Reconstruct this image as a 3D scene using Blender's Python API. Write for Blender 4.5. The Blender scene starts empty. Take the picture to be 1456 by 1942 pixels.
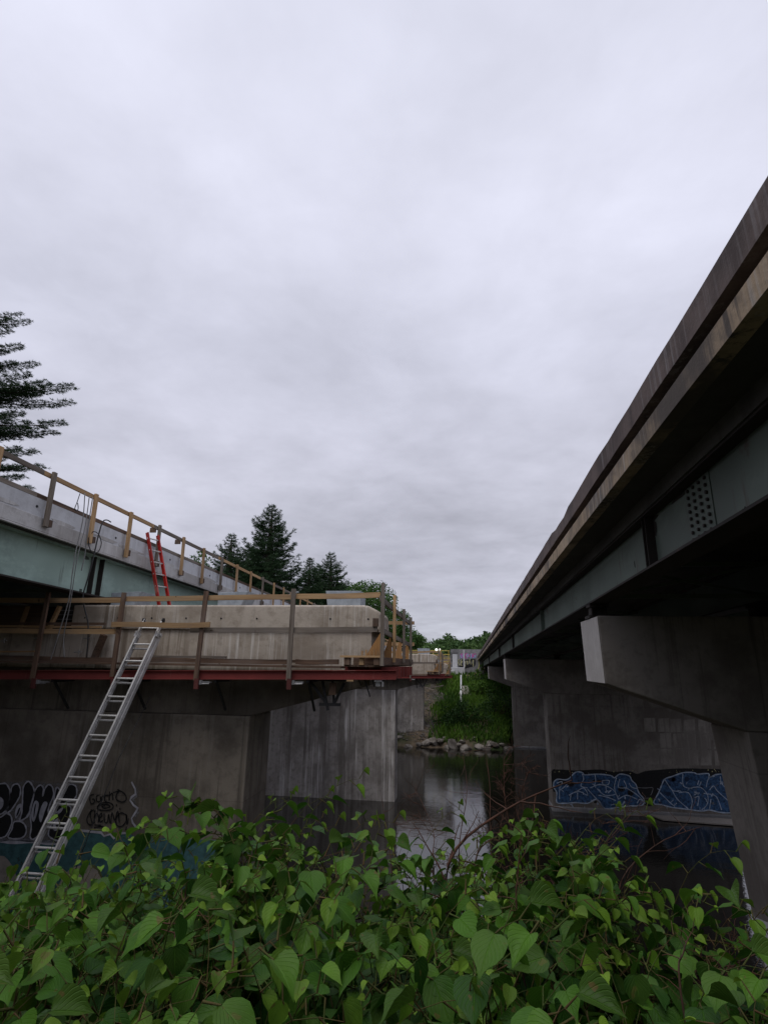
import bpy, math, random
import numpy as np
from mathutils import Vector, Matrix
from math import radians as R, pi, sin, cos
rnd = random.Random(7)
S = bpy.context.scene
COL = S.collection
WATER = -7.385          # heights are metres above the photographer's eye

# ------------------------------------------------------------------ camera
F, YAW, PITCH, ROLL = 1026.2947, .1453, .2711, .0159
fw = np.array([-sin(YAW)*cos(PITCH), cos(YAW)*cos(PITCH), sin(PITCH)])
r0 = np.array([cos(YAW), sin(YAW), 0.]); u0 = np.cross(r0, fw)
rt = r0*cos(ROLL)+u0*sin(ROLL); up = u0*cos(ROLL)-r0*sin(ROLL)
cd = bpy.data.cameras.new("camera"); cam = bpy.data.objects.new("camera", cd); COL.objects.link(cam)
M = Matrix.Identity(4)
for i in range(3):
    M[i][0] = rt[i]; M[i][1] = up[i]; M[i][2] = -fw[i]
cam.matrix_world = M
cd.sensor_fit = 'HORIZONTAL'; cd.sensor_width = 36; cd.lens = 36*F/1456; cd.clip_start = .05; cd.clip_end = 3000
S.camera = cam
def at(px, py, Y):      # survey helper: the point of the plane y=Y seen at a photo pixel
    d = fw+rt*(px-728)/F-up*(py-971)/F; d = d*Y/d[1]
    return Vector(d)
def atX(px, py, X):
    d = fw+rt*(px-728)/F-up*(py-971)/F; d = d*X/d[0]
    return Vector(d)
def proj(P):
    P = np.array(P); d = P@fw
    return 728+F*(P@rt)/d, 971-F*(P@up)/d

# ------------------------------------------------------------------ sky, sun, exposure
SUN_EL, SUN_AZ = R(62), R(205)
W = bpy.data.worlds.new("World"); S.world = W; W.use_nodes = True
def sky():
    nt = W.node_tree; N = nt.nodes; L = nt.links; N.clear()
    out = N.new('ShaderNodeOutputWorld')
    st = N.new('ShaderNodeTexSky'); st.sky_type = 'NISHITA'; st.sun_disc = False
    st.sun_elevation = SUN_EL; st.sun_rotation = SUN_AZ
    b1 = N.new('ShaderNodeBackground'); b1.inputs[1].default_value = .1; L.new(st.outputs[0], b1.inputs[0])
    tc = N.new('ShaderNodeTexCoord')
    sep = N.new('ShaderNodeSeparateXYZ'); L.new(tc.outputs['Generated'], sep.inputs[0])
    def mth(op, a, b=None, clamp=False):
        m = N.new('ShaderNodeMath'); m.operation = op; m.use_clamp = clamp
        for i, v in enumerate((a, b)):
            if v is None: continue
            if isinstance(v, (int, float)): m.inputs[i].default_value = v
            else: L.new(v, m.inputs[i])
        return m.outputs[0]
    z = mth('MAXIMUM', sep.outputs[2], 0.0)
    den = mth('ADD', z, .13)
    cx = mth('DIVIDE', sep.outputs[0], den); cy = mth('DIVIDE', sep.outputs[1], den)
    cmb = N.new('ShaderNodeCombineXYZ'); L.new(cx, cmb.inputs[0]); L.new(cy, cmb.inputs[1])
    def noise(scale, det, rough, dist, off):
        mp = N.new('ShaderNodeMapping'); mp.inputs['Location'].default_value = off; L.new(cmb.outputs[0], mp.inputs[0])
        n = N.new('ShaderNodeTexNoise'); n.inputs['Scale'].default_value = scale; n.inputs['Detail'].default_value = det
        n.inputs['Roughness'].default_value = rough; n.inputs['Distortion'].default_value = dist
        L.new(mp.outputs[0], n.inputs['Vector']); return n.outputs['Fac']
    n1 = noise(.85, 6, .52, .25, (3.1, 1.7, 0)); n2 = noise(2.6, 5, .55, .3, (7, 2, 1))
    n3 = noise(6.5, 4, .6, .2, (1, 9, 4)); f = mth('ADD', mth('ADD', mth('MULTIPLY', n1, .55), mth('MULTIPLY', n2, .33)), mth('MULTIPLY', n3, .12))
    f = mth('MULTIPLY', mth('SUBTRACT', f, .5), 1.0)
    cr = N.new('ShaderNodeValToRGB'); L.new(z, cr.inputs[0])
    e = cr.color_ramp.elements
    e[0].position = 0; e[0].color = (.47, .485, .555, 1); e[1].position = 1; e[1].color = (.76, .775, .90, 1)
    for p, c in ((.05, (.475, .485, .56)), (.14, (.46, .462, .54)), (.25, (.55, .553, .645)), (.38, (.57, .575, .675)), (.52, (.63, .64, .755)), (.70, (.715, .725, .85))):
        q = e.new(p); q.color = (*c, 1)
    amp = N.new('ShaderNodeMapRange'); L.new(z, amp.inputs[0]); amp.inputs[1].default_value = 0; amp.inputs[2].default_value = .8
    amp.inputs[3].default_value = 1.7; amp.inputs[4].default_value = 1.0
    k = mth('ADD', mth('MULTIPLY', f, amp.outputs[0]), 1.0)
    vm = N.new('ShaderNodeVectorMath'); vm.operation = 'SCALE'; L.new(cr.outputs[0], vm.inputs[0]); L.new(k, vm.inputs['Scale'])
    b2 = N.new('ShaderNodeBackground'); b2.inputs[1].default_value = 1.08; L.new(vm.outputs[0], b2.inputs[0])
    mx = N.new('ShaderNodeMixShader'); mx.inputs[0].default_value = .95
    L.new(b1.outputs[0], mx.inputs[1]); L.new(b2.outputs[0], mx.inputs[2]); L.new(mx.outputs[0], out.inputs[0])
sky()
sl = bpy.data.lights.new("sun", 'SUN'); sl.energy = 1.1; sl.angle = R(30); sl.color = (1, .96, .9)
so = bpy.data.objects.new("sun", sl); COL.objects.link(so)
so.rotation_euler = (pi/2-SUN_EL, 0, pi-SUN_AZ)
S.view_settings.view_transform = 'Standard'; S.view_settings.look = 'None'; S.view_settings.exposure = 0; S.view_settings.gamma = 1

# ------------------------------------------------------------------ materials
MATS = {}
class NT:
    def __init__(s, name):
        s.m = bpy.data.materials.new(name); s.m.use_nodes = True; nt = s.m.node_tree; s.N = nt.nodes; s.L = nt.links
        s.N.clear(); s.out = s.N.new('ShaderNodeOutputMaterial'); s.p = s.N.new('ShaderNodeBsdfPrincipled')
        s.L.new(s.p.outputs[0], s.out.inputs[0]); s.tc = s.N.new('ShaderNodeTexCoord'); MATS[name] = s.m
        s.oi = s.N.new('ShaderNodeObjectInfo')
    def link(s, a, b): s.L.new(a, b)
    def noise(s, scale, det=4, rough=.55, vec=(1, 1, 1), src=None, dist=0, shift=True):
        mp = s.N.new('ShaderNodeMapping'); mp.inputs['Scale'].default_value = vec
        s.link(src or s.tc.outputs['Object'], mp.inputs[0])
        if shift:
            cb = s.N.new('ShaderNodeVectorMath'); cb.operation = 'ADD'; sc = s.N.new('ShaderNodeMath'); sc.operation = 'MULTIPLY'
            sc.inputs[1].default_value = 37; s.link(s.oi.outputs['Random'], sc.inputs[0])
            s.link(mp.outputs[0], cb.inputs[0]); s.link(sc.outputs[0], cb.inputs[1]); v = cb.outputs[0]
        else: v = mp.outputs[0]
        n = s.N.new('ShaderNodeTexNoise'); n.inputs['Scale'].default_value = scale; n.inputs['Detail'].default_value = det
        n.inputs['Roughness'].default_value = rough; n.inputs['Distortion'].default_value = dist
        s.link(v, n.inputs['Vector']); return n.outputs['Fac']
    def ramp(s, f, a, b):
        m = s.N.new('ShaderNodeMapRange'); m.interpolation_type = 'SMOOTHSTEP'; m.inputs[1].default_value = a; m.inputs[2].default_value = b
        s.link(f, m.inputs[0]); return m.outputs[0]
    def mix(s, f, a, b):
        m = s.N.new('ShaderNodeMix'); m.data_type = 'RGBA'
        if isinstance(f, (int, float)): m.inputs[0].default_value = f
        else: s.link(f, m.inputs[0])
        for i, c in ((6, a), (7, b)):
            if isinstance(c, tuple): m.inputs[i].default_value = (*c[:3], 1)
            else: s.link(c, m.inputs[i])
        return m.outputs[2]
    def mul(s, a, b, op='MULTIPLY'):
        m = s.N.new('ShaderNodeMath'); m.operation = op
        for i, v in enumerate((a, b)):
            if isinstance(v, (int, float)): m.inputs[i].default_value = v
            else: s.link(v, m.inputs[i])
        return m.outputs[0]
    def bump(s, f, strength, dist=.01):
        b = s.N.new('ShaderNodeBump'); b.inputs['Strength'].default_value = strength; b.inputs['Distance'].default_value = dist
        s.link(f, b.inputs['Height']); s.link(b.outputs[0], s.p.inputs['Normal'])
    def fin(s, col, rough=.8, metal=0, spec=.3):
        s.link(col, s.p.inputs['Base Color']) if not isinstance(col, tuple) else setattr(s.p.inputs['Base Color'], 'default_value', (*col, 1))
        s.p.inputs['Roughness'].default_value = rough; s.p.inputs['Metallic'].default_value = metal
        s.p.inputs['Specular IOR Level'].default_value = spec
        return s.m
def concrete(name, base, dark, light, streak=.5, dstreak=.5, blotch=.6, spec=.2, boards=False, fs=1.):
    t = NT(name)
    a = t.noise(.7, 6, .6); b = t.noise(5, 5, .65)
    c = t.mix(t.mul(t.ramp(a, .42, .60), blotch), base, dark)
    c = t.mix(t.mul(t.ramp(b, .48, .66), .45), c, dark)
    s1 = t.noise(1.0, 5, .7, (6*fs, 6*fs, .2*fs)); s2 = t.noise(1.0, 6, .75, (13*fs, 13*fs, .28*fs)); g = t.noise(.45, 3, .5, (1, 1, .5)); g2 = t.noise(.6, 4, .6, (1, 1, .35))
    c = t.mix(t.mul(t.mul(t.ramp(s1, .50, .62), t.ramp(g, .42, .56)), dstreak), c, dark)
    c = t.mix(t.mul(t.mul(t.ramp(s2, .50, .64), t.ramp(g2, .44, .58)), streak), c, light)
    if boards:      # form-board joints left in the concrete
        br = t.N.new('ShaderNodeTexBrick'); mp = t.N.new('ShaderNodeMapping'); mp.inputs['Rotation'].default_value = (R(90), 0, 0)
        t.link(t.tc.outputs['Object'], mp.inputs[0]); t.link(mp.outputs[0], br.inputs[0])
        br.inputs['Scale'].default_value = 1; br.offset = 0; br.inputs['Brick Width'].default_value = 1.22; br.inputs['Row Height'].default_value = 2.44
        br.inputs['Mortar Size'].default_value = .012; br.inputs['Mortar Smooth'].default_value = .6
        br.inputs[1].default_value = (1, 1, 1, 1); br.inputs[2].default_value = (.86, .86, .86, 1); br.inputs[3].default_value = (.6, .6, .6, 1)
        m = t.N.new('ShaderNodeMix'); m.data_type = 'RGBA'; m.blend_type = 'MULTIPLY'; m.inputs[0].default_value = .55
        t.link(c, m.inputs[6]); t.link(br.outputs[0], m.inputs[7]); c = m.outputs[2]
    t.bump(t.noise(14, 6, .7), .35, .02)
    return t.fin(c, .88, 0, spec)
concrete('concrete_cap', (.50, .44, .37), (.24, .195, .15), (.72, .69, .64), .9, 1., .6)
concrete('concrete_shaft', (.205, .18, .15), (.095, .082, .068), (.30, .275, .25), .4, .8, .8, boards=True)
concrete('concrete_far', (.33, .305, .285), (.13, .115, .102), (.62, .595, .58), .8, .8, .6, fs=.42)
concrete('concrete_right', (.22, .20, .18), (.12, .105, .092), (.30, .28, .26), .4, .8, .8, boards=True)
concrete('concrete_patch', (.27, .25, .225), (.17, .15, .135), (.34, .32, .30), .4, .8, .8)
concrete('concrete_end_lit', (.50, .475, .45), (.36, .335, .31), (.56, .54, .52), .3, .4, .5)  # paler copy for right cap ends: light from the gap put into the colour
concrete('concrete_new', (.60, .61, .63), (.42, .42, .43), (.58, .59, .62), .5, .5, .8)
concrete('concrete_rough', (.54, .53, .52), (.32, .30, .28), (.68, .67, .66), .5, .5, .6)
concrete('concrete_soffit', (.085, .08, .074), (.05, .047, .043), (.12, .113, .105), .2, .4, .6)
concrete('concrete_curb', (.15, .115, .105), (.075, .06, .057), (.30, .28, .28), .6, .7, .8)
concrete('concrete_edge', (.38, .29, .20), (.10, .085, .075), (.46, .43, .40), .7, 1.0, 1., fs=1.6)
concrete('concrete_wall', (.24, .235, .24), (.12, .12, .12), (.36, .35, .36), .5, .5, .7)
concrete('concrete_pale', (.52, .52, .53), (.38, .38, .38), (.62, .62, .62), .4, .4, .4)
def steel(name, base, rust=(.06, .035, .025), amt=.5, rough=.6):
    t = NT(name)
    a = t.noise(1.1, 6, .65, (1, 1, 1)); s = t.noise(1, 5, .7, (4, 4, .5)); l = t.noise(.5, 3, .5)
    c = t.mix(t.ramp(l, .36, .62), base, tuple(x*.68 for x in base)); d_ = t.noise(2.2, 6, .7, (1, .6, 1)); c = t.mix(t.mul(t.ramp(d_, .5, .64), .4), c, tuple(x*1.25 for x in base))
    c = t.mix(t.mul(t.ramp(s, .6, .75), amt), c, rust)
    c = t.mix(t.mul(t.ramp(a, .62, .7), amt), c, rust)
    t.bump(t.noise(30, 3, .6), .1, .005)
    return t.fin(c, rough, 0, .35)
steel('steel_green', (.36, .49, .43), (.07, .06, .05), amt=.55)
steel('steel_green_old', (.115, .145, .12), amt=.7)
steel('steel_rust', (.035, .028, .025), (.09, .04, .025), .8, .85)
steel('steel_red', (.19, .034, .030), (.33, .17, .145), .6, .75)
steel('steel_red_dark', (.10, .028, .024), (.06, .035, .03), .6, .8)
steel('steel_dark', (.03, .03, .032), (.06, .035, .03), .5, .6)
steel('fibreglass_red', (.50, .030, .022), (.5, .3, .25), .45, .5)
steel('yellow_paint', (.55, .42, .09), (.3, .2, .05), .3, .5)
def flat(name, c, rough=.7, metal=0, var=.2, spec=.3):
    t = NT(name); col = t.mix(t.ramp(t.noise(9, 4, .6), .3, .7), c, tuple(x*(1-var) for x in c))
    m = t.fin(col, rough, metal, spec)
    if name.startswith('paint_'):      # spray paint covers the rough concrete unevenly
        tr = t.N.new('ShaderNodeBsdfTransparent'); ms = t.N.new('ShaderNodeMixShader')
        lo, hi = (.30, .56) if 'mist' in name else (.58, .72)
        cov = t.mul(t.ramp(t.noise(6, 6, .75), lo, hi), .75 if 'mist' in name else .55); t.link(cov, ms.inputs[0])
        t.link(t.p.outputs[0], ms.inputs[1]); t.link(tr.outputs[0], ms.inputs[2]); t.link(ms.outputs[0], t.out.inputs[0])
    return m
flat('paint_black', (.012, .012, .013)); flat('paint_white', (.42, .42, .47), var=.35); flat('paint_teal', (.05, .13, .14), var=.45)
flat('paint_navy', (.012, .025, .06)); flat('paint_beige', (.28, .25, .22), var=.2); flat('paint_olive', (.10, .11, .05)); flat('paint_blue', (.045, .115, .25), var=.75)
flat('paint_mist', (.22, .22, .23), var=.3)
flat('paint_pale_blue', (.42, .50, .62), var=.4); flat('paint_pink', (.55, .10, .36), var=.3); flat('paint_sky', (.25, .40, .65), var=.3)
flat('paint_cream', (.50, .47, .25), var=.2); flat('paint_grey', (.2, .2, .21)); flat('rope_grey', (.22, .22, .22)); flat('rubber', (.015, .015, .016), .5)
flat('hose_yellow', (.45, .42, .14)); flat('white_plastic', (.75, .75, .74), .5); flat('plate_blue_grey', (.33, .37, .41), .6, 0, .25)
flat('galvanised', (.45, .45, .46), .45, .7, .3)
def alu():
    t = NT('aluminium'); n = t.noise(3, 5, .7, (1, 1, 1))
    c = t.mix(t.ramp(n, .35, .7), (.66, .65, .64), (.42, .41, .40)); t.link(t.mul(n, .7), t.p.inputs['Roughness'])
    m = t.fin(c, .42, .25, .5); return m
alu()
def wood(name, base, dark, axis, grey=.3):
    t = NT(name); v = [22, 22, 22]; v['xyz'.index(axis)] = 1.1
    g = t.noise(1, 5, .65, tuple(v)); b = t.noise(1.6, 4, .6); k = t.noise(7, 2, .5)
    c = t.mix(t.ramp(g, .35, .7), base, dark)
    c = t.mix(t.mul(t.ramp(b, .45, .7), grey), c, (.19, .17, .155))
    c = t.mix(t.mul(t.ramp(k, .70, .76), .8), c, (.05, .03, .02))
    hv = t.N.new('ShaderNodeHueSaturation'); t.link(c, hv.inputs['Color'])
    mr = t.N.new('ShaderNodeMapRange'); mr.inputs[3].default_value = .72; mr.inputs[4].default_value = 1.2; t.link(t.oi.outputs['Random'], mr.inputs[0]); t.link(mr.outputs[0], hv.inputs['Value'])
    t.bump(g, .3, .004)
    return t.fin(hv.outputs[0], .8, 0, .2)
for ax in 'xyz':
    wood('wood_fresh_'+ax, (.47, .31, .165), (.33, .20, .10), ax, .25)
    wood('wood_grey_'+ax, (.24, .205, .17), (.125, .10, .08), ax, .6)
    wood('wood_brown_'+ax, (.15, .095, .065), (.075, .048, .035), ax, .3)
wood('plywood', (.50, .28, .12), (.36, .19, .075), 'z', .15)
def water():
    t = NT('water'); mp = t.tc.outputs['Object']
    a = t.noise(1.3, 4, .55, (1, 1.7, 1), dist=.3, shift=False); b = t.noise(.22, 3, .5, (1, 1.4, 1), shift=False); c3 = t.noise(6, 3, .6, (1, 1.6, 1), shift=False)
    h = t.mul(t.mul(t.mul(a, .8), t.ramp(b, .35, .7)), t.mul(c3, .25), 'ADD')
    t.bump(h, .10, .12)
    m = t.fin((.010, .009, .007), .04, 0, .5); t.p.inputs['IOR'].default_value = 1.72; return m
water()
def ground_mat():
    t = NT('soil'); a = t.noise(.25, 5, .6); b = t.noise(3, 6, .7)
    c = t.mix(t.ramp(b, .3, .7), (.085, .065, .045), (.15, .115, .085)); c = t.mix(t.ramp(a, .42, .62), c, (.035, .05, .02))
    t.bump(b, .8, .1); return t.fin(c, .95, 0, .1)
ground_mat()
def rock_mat():
    t = NT('rock'); a = t.noise(1.2, 6, .65); b = t.noise(8, 5, .7)
    c = t.mix(t.ramp(a, .42, .6), (.20, .18, .16), (.085, .072, .06)); c = t.mix(t.mul(t.ramp(b, .5, .7), .5), c, (.10, .085, .07))
    hv = t.N.new('ShaderNodeHueSaturation'); t.link(c, hv.inputs['Color'])
    mr = t.N.new('ShaderNodeMapRange'); mr.inputs[3].default_value = .6; mr.inputs[4].default_value = 1.35; t.link(t.oi.outputs['Random'], mr.inputs[0]); t.link(mr.outputs[0], hv.inputs['Value'])
    t.bump(b, .6, .08); return t.fin(hv.outputs[0], .85, 0, .25)
rock_mat()
def leafmat(name, lo, hi, trans=.3, rough=.5, veins=False, tip=None):
    t = NT(name)
    at_ = t.N.new('ShaderNodeAttribute'); at_.attribute_name = 'tone'
    c = t.mix(at_.outputs['Fac'], lo, hi)
    if tip: 
        at2 = t.N.new('ShaderNodeAttribute'); at2.attribute_name = 'young'; c = t.mix(at2.outputs['Fac'], c, tip)
    n = t.noise(18, 3, .6); c = t.mix(t.mul(t.ramp(n, .45, .75), .35), c, tuple(x*.6 for x in lo))
    if veins: sp_ = t.noise(40, 2, .5); c = t.mix(t.mul(t.ramp(sp_, .66, .72), .75), c, (.13, .085, .03)); bg = t.noise(7, 3, .5); c = t.mix(t.mul(t.ramp(bg, .46, .66), .4), c, (.10, .17, .03))
    if veins:
        uv = t.N.new('ShaderNodeUVMap'); sp = t.N.new('ShaderNodeSeparateXYZ'); t.link(uv.outputs[0], sp.inputs[0])
        av = t.mul(sp.outputs[1], 0, 'ABSOLUTE')
        ph = t.mul(t.mul(sp.outputs[0], t.mul(av, .55), 'SUBTRACT'), 44)
        wv = t.mul(ph, 0, 'SINE'); rib = t.ramp(wv, .55, 1.0); mid = t.ramp(av, .06, .0)
        ve = t.mul(t.mul(rib, .45), mid, 'MAXIMUM')
        c = t.mix(t.mul(ve, .22), c, tuple(min(1, x*1.7) for x in hi))
        pz = t.noise(26, 2, .5)
        t.bump(t.mul(t.mul(ve, -1), t.mul(pz, .9), 'ADD'), .6, .004)
    m = t.fin(c, rough, 0, .2)
    tr = t.N.new('ShaderNodeBsdfTranslucent'); t.link(c, tr.inputs[0])
    ms = t.N.new('ShaderNodeMixShader'); ms.inputs[0].default_value = trans; t.link(t.p.outputs[0], ms.inputs[1]); t.link(tr.outputs[0], ms.inputs[2])
    t.link(ms.outputs[0], t.out.inputs[0]); return m
leafmat('leaf_knotweed', (.012, .048, .007), (.092, .235, .020), .26, .5, True, (.22, .35, .03))
leafmat('leaf_under', (.014, .040, .008), (.035, .085, .016), .2, .6)
leafmat('needles', (.018, .042, .020), (.055, .105, .040), .1, .7)
leafmat('leaf_tree', (.035, .085, .022), (.10, .19, .045), .25, .7)
leafmat('leaf_far', (.035, .080, .025), (.10, .17, .05), .15, .8)
leafmat('grass', (.026, .072, .012), (.14, .26, .034), .25, .7)
def bark(name, a, b):
    t = NT(name); n = t.noise(1, 5, .7, (14, 14, 2)); t.bump(n, .6, .02); return t.fin(t.mix(t.ramp(n, .35, .65), a, b), .9, 0, .1)
bark('bark', (.09, .075, .06), (.04, .033, .028)); bark('stem', (.055, .085, .022), (.085, .052, .026)); bark('twig', (.10, .05, .035), (.055, .035, .028))
def lampmat():
    m = bpy.data.materials.new('lamp'); m.use_nodes = True; p = m.node_tree.nodes['Principled BSDF']
    p.inputs['Emission Color'].default_value = (1, 1, .93, 1); p.inputs['Emission Strength'].default_value = 1.6; MATS['lamp'] = m
lampmat()

# ------------------------------------------------------------------ object helpers
def tag(o, label=None, cat=None, group=None, kind=None):
    if label: o['label'] = label
    if cat: o['category'] = cat
    if group: o['group'] = group
    if kind: o['kind'] = kind
    return o
def empty(name, loc, label, cat, group=None):
    o = bpy.data.objects.new(name, None); o.location = loc; o.empty_display_size = .2; COL.objects.link(o)
    WL[o.name] = Vector(loc); return tag(o, label, cat, group)
WL = {}
def wloc(o):
    v = Vector((0, 0, 0))
    while o is not None: v += o.location; o = o.parent
    return v
class MB:
    def __init__(s): s.v = []; s.f = []; s.att = {}; s.uv = None
    def box(s, x0, x1, y0, y1, z0, z1):
        b = len(s.v); s.v += [(x, y, z) for z in (z0, z1) for y in (y0, y1) for x in (x0, x1)]
        s.f += [tuple(b+i for i in q) for q in ((0, 2, 3, 1), (4, 5, 7, 6), (0, 1, 5, 4), (2, 6, 7, 3), (0, 4, 6, 2), (1, 3, 7, 5))]
        return s
    def bar(s, a, b_, w, h, upv=(0, 0, 1)):       # oriented box from a to b; w across, h along the up vector
        a = Vector(a); b_ = Vector(b_); d = (b_-a).normalized(); u = Vector(upv)
        sd = d.cross(u).normalized(); u = sd.cross(d).normalized(); k = len(s.v)
        for p in (a, b_):
            for i, j in ((-1, -1), (1, -1), (1, 1), (-1, 1)): s.v.append(tuple(p+sd*i*w/2+u*j*h/2))
        s.f += [tuple(k+i for i in q) for q in ((0, 1, 2, 3), (7, 6, 5, 4), (0, 4, 5, 1), (1, 5, 6, 2), (2, 6, 7, 3), (3, 7, 4, 0))]
        return s
    def strip(s, a, b_, w, h, seed, amp=.012):     # a slightly warped board
        a = Vector(a); b_ = Vector(b_); d = (b_-a).normalized(); sd = d.cross(Vector((0, 0, 1))).normalized(); u = sd.cross(d).normalized(); q = random.Random(seed); n = 6; k = len(s.v)
        a1, a2 = q.uniform(-amp, amp), q.uniform(-amp, amp)
        for i in range(n+1):
            t = i/n; c = a.lerp(b_, t)+u*(a1*sin(pi*t)+a2*sin(2*pi*t))+sd*(a2*sin(pi*t)*.7); tw = a1*4*(t-.5); 
            for x_, y_ in ((-1, -1), (1, -1), (1, 1), (-1, 1)): s.v.append(tuple(c+sd*(x_*w/2+y_*tw*h/2)+u*(y_*h/2-x_*tw*w/2+q.uniform(-.002, .002))))
        for i in range(n):
            for j in range(4): e = k+i*4+j; f_ = k+i*4+(j+1) % 4; s.f.append((e, f_, f_+4, e+4))
        s.f.append((k+3, k+2, k+1, k)); e = k+4*n; s.f.append((e, e+1, e+2, e+3)); return s
    def prism(s, pts, off):                        # polygon of 3-D points pushed along off
        k = len(s.v); n = len(pts); off = Vector(off)
        s.v += [tuple(Vector(p)) for p in pts]+[tuple(Vector(p)+off) for p in pts]
        s.f.append(tuple(range(k+n-1, k-1, -1))); s.f.append(tuple(range(k+n, k+2*n)))
        for i in range(n): j = (i+1) % n; s.f.append((k+i, k+j, k+n+j, k+n+i))
        return s
    def tube(s, pts, r, n=6, cap=True):
        pts = [Vector(p) for p in pts]; rr = r if isinstance(r, (list, tuple)) else [r]*len(pts)
        k = len(s.v); ref = Vector((.31, .17, .93))
        for i, p in enumerate(pts):
            d = (pts[min(i+1, len(pts)-1)]-pts[max(i-1, 0)])
            d = d.normalized() if d.length > 1e-9 else Vector((0, 0, 1))
            a = d.cross(ref)
            if a.length < 1e-3: a = d.cross(Vector((1, 0, 0)))
            a.normalize(); b = d.cross(a)
            for j in range(n): t = 2*pi*j/n; s.v.append(tuple(p+(a*cos(t)+b*sin(t))*rr[i]))
        for i in range(len(pts)-1):
            for j in range(n):
                j2 = (j+1) % n; s.f.append((k+i*n+j, k+i*n+j2, k+(i+1)*n+j2, k+(i+1)*n+j))
        if cap: s.f.append(tuple(k+j for j in reversed(range(n)))); e = k+(len(pts)-1)*n; s.f.append(tuple(e+j for j in range(n)))
        return s
    def build(s, name, mat, parent=None, loc=None, smooth=False, bevel=0, label=None):
        me = bpy.data.meshes.new(name); off = wloc(parent) if parent else Vector(loc or (0, 0, 0))
        me.from_pydata([tuple(Vector(v)-off) for v in s.v], [], s.f); me.materials.append(MATS[mat])
        if s.att:
            for k, vals in s.att.items():
                a = me.attributes.new(k, 'FLOAT', 'POINT'); a.data.foreach_set('value', vals)
        if s.uv is not None:
            ul = me.uv_layers.new(name='UVMap'); li = np.zeros(len(me.loops), np.int32); me.loops.foreach_get('vertex_index', li)
            ul.data.foreach_set('uv', np.array(s.uv, np.float32)[li].ravel())
        if smooth: me.polygons.foreach_set('use_smooth', [True]*len(me.polygons))
        o = bpy.data.objects.new(name, me); COL.objects.link(o)
        if parent: o.parent = parent
        else: o.location = off
        if bevel:
            b = o.modifiers.new('bevel', 'BEVEL'); b.width = bevel; b.segments = 2; b.limit_method = 'ANGLE'
        if label: o['label'] = label
        return o
def BX(*a): return MB().box(*a)

# ------------------------------------------------------------------ terrain
def interp(x, pts):
    if x <= pts[0][0]: return pts[0][1]
    for (a, b), (c, d) in zip(pts, pts[1:]):
        if x <= c: return b+(d-b)*(x-a)/(c-a)
    return pts[-1][1]
GY = [(-40, 1.5), (-18, .9), (-10, -1.2), (0, -1.62), (1, -1.74), (3, -2.25), (5, -3.0), (8, -3.95), (10, -4.7), (12, -5.7), (14, -7.0), (15.5, -7.9), (20, -8.9), (49, -8.9), (52.2, -7.9), (53.2, -7.3), (54.2, -6.6), (58, -5.6), (63, -4.15), (67, -3.3), (70, -1.95), (72, -1.62), (77, -1.55), (79, .3), (84, .75), (150, 1.2), (230, 3.5), (600, 20)]
def gh(x, y):
    sh = 4.2*max(0, min(1, (x-3.2)/1.4)) if 45 < y < 66 else 0
    if y >= 58: sh *= (66-y)/8
    z = interp(y-sh, GY)
    if y > 50 and x < -22: z += min(3.2, (-22-x)*.25)*min(1, (y-50)/14)
    if y < 8 and (x > 1.8 or x < -8): z = max(z, interp(y, [(-6.3, .4), (8, -3.95)])) if x < 15.5 or x < -8 else z
    n = .12*sin(x*1.7+y*.6)+.09*sin(x*.53-y*1.3)+.06*sin(x*3.1+y*2.7)
    if 14 < y < 50: n *= .3
    return z+n*(1 if y < 80 else 2.2)
def ground():
    xs = list(np.concatenate([np.linspace(-400, -60, 12), np.linspace(-55, -12, 30), np.linspace(-11, 11, 60), np.linspace(12, 60, 30), np.linspace(70, 400, 12)]))
    ys = list(np.concatenate([np.linspace(-200, -20, 8), np.linspace(-18, 18, 90), np.linspace(19, 50, 16), np.linspace(51, 84, 70), np.linspace(88, 250, 40), np.linspace(300, 1500, 8)]))
    m = MB()
    for y in ys:
        for x in xs: m.v.append((x, y, gh(x, y) if y < 601 else 20.))
    nx = len(xs)
    for j in range(len(ys)-1):
        for i in range(nx-1): a = j*nx+i; m.f.append((a, a+1, a+nx+1, a+nx))
    tag(m.build('ground', 'soil', smooth=True), kind='structure')
ground()
w_ = MB(); w_.v = [(-400, 11, WATER), (400, 11, WATER), (400, 56, WATER), (-400, 56, WATER)]; w_.f = [(0, 1, 2, 3)]
tag(w_.build('water', 'water'), kind='structure')

# ------------------------------------------------------------------ bridges
G = -.024
D0, SP = 10.0, 22.4727
def along(X0, X1, zc0, zc1, y0, y1, m=None):      # a box that follows the grade of the bridges
    m = m or MB(); k = len(m.v)
    for y in (y0, y1):
        for X, z in ((X0, zc0), (X1, zc0), (X1, zc1), (X0, zc1)): m.v.append((X, y, z+G*y))
    m.f += [tuple(k+i for i in q) for q in ((0, 1, 2, 3), (7, 6, 5, 4), (0, 4, 5, 1), (1, 5, 6, 2), (2, 6, 7, 3), (3, 7, 4, 0))]
    return m
def girder(parent, X, zb, zt, y0, y1, mat, side, stiffs, web_label=None):
    m = MB(); w = .011
    along(X-w, X+w, zb+.03, zt-.025, y0, y1, m)
    g = m.build('girder', mat, parent)
    f = MB(); along(X-.17, X+.17, zb, zb+.03, y0, y1, f); f.build('bottom_flange', 'steel_rust' if side else mat, g)
    f = MB(); along(X-.15, X+.15, zt-.025, zt, y0, y1, f); f.build('top_flange', 'steel_rust' if X > 0 else mat, g)
    for y, mt, n in stiffs:
        f = MB()
        for k in range(n): along(X-.12, X+.12, zb+.03, zt-.025, y+k*.12, y+k*.12+.02, f)
        f.build('stiffener', mt, g)
    return g
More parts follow.
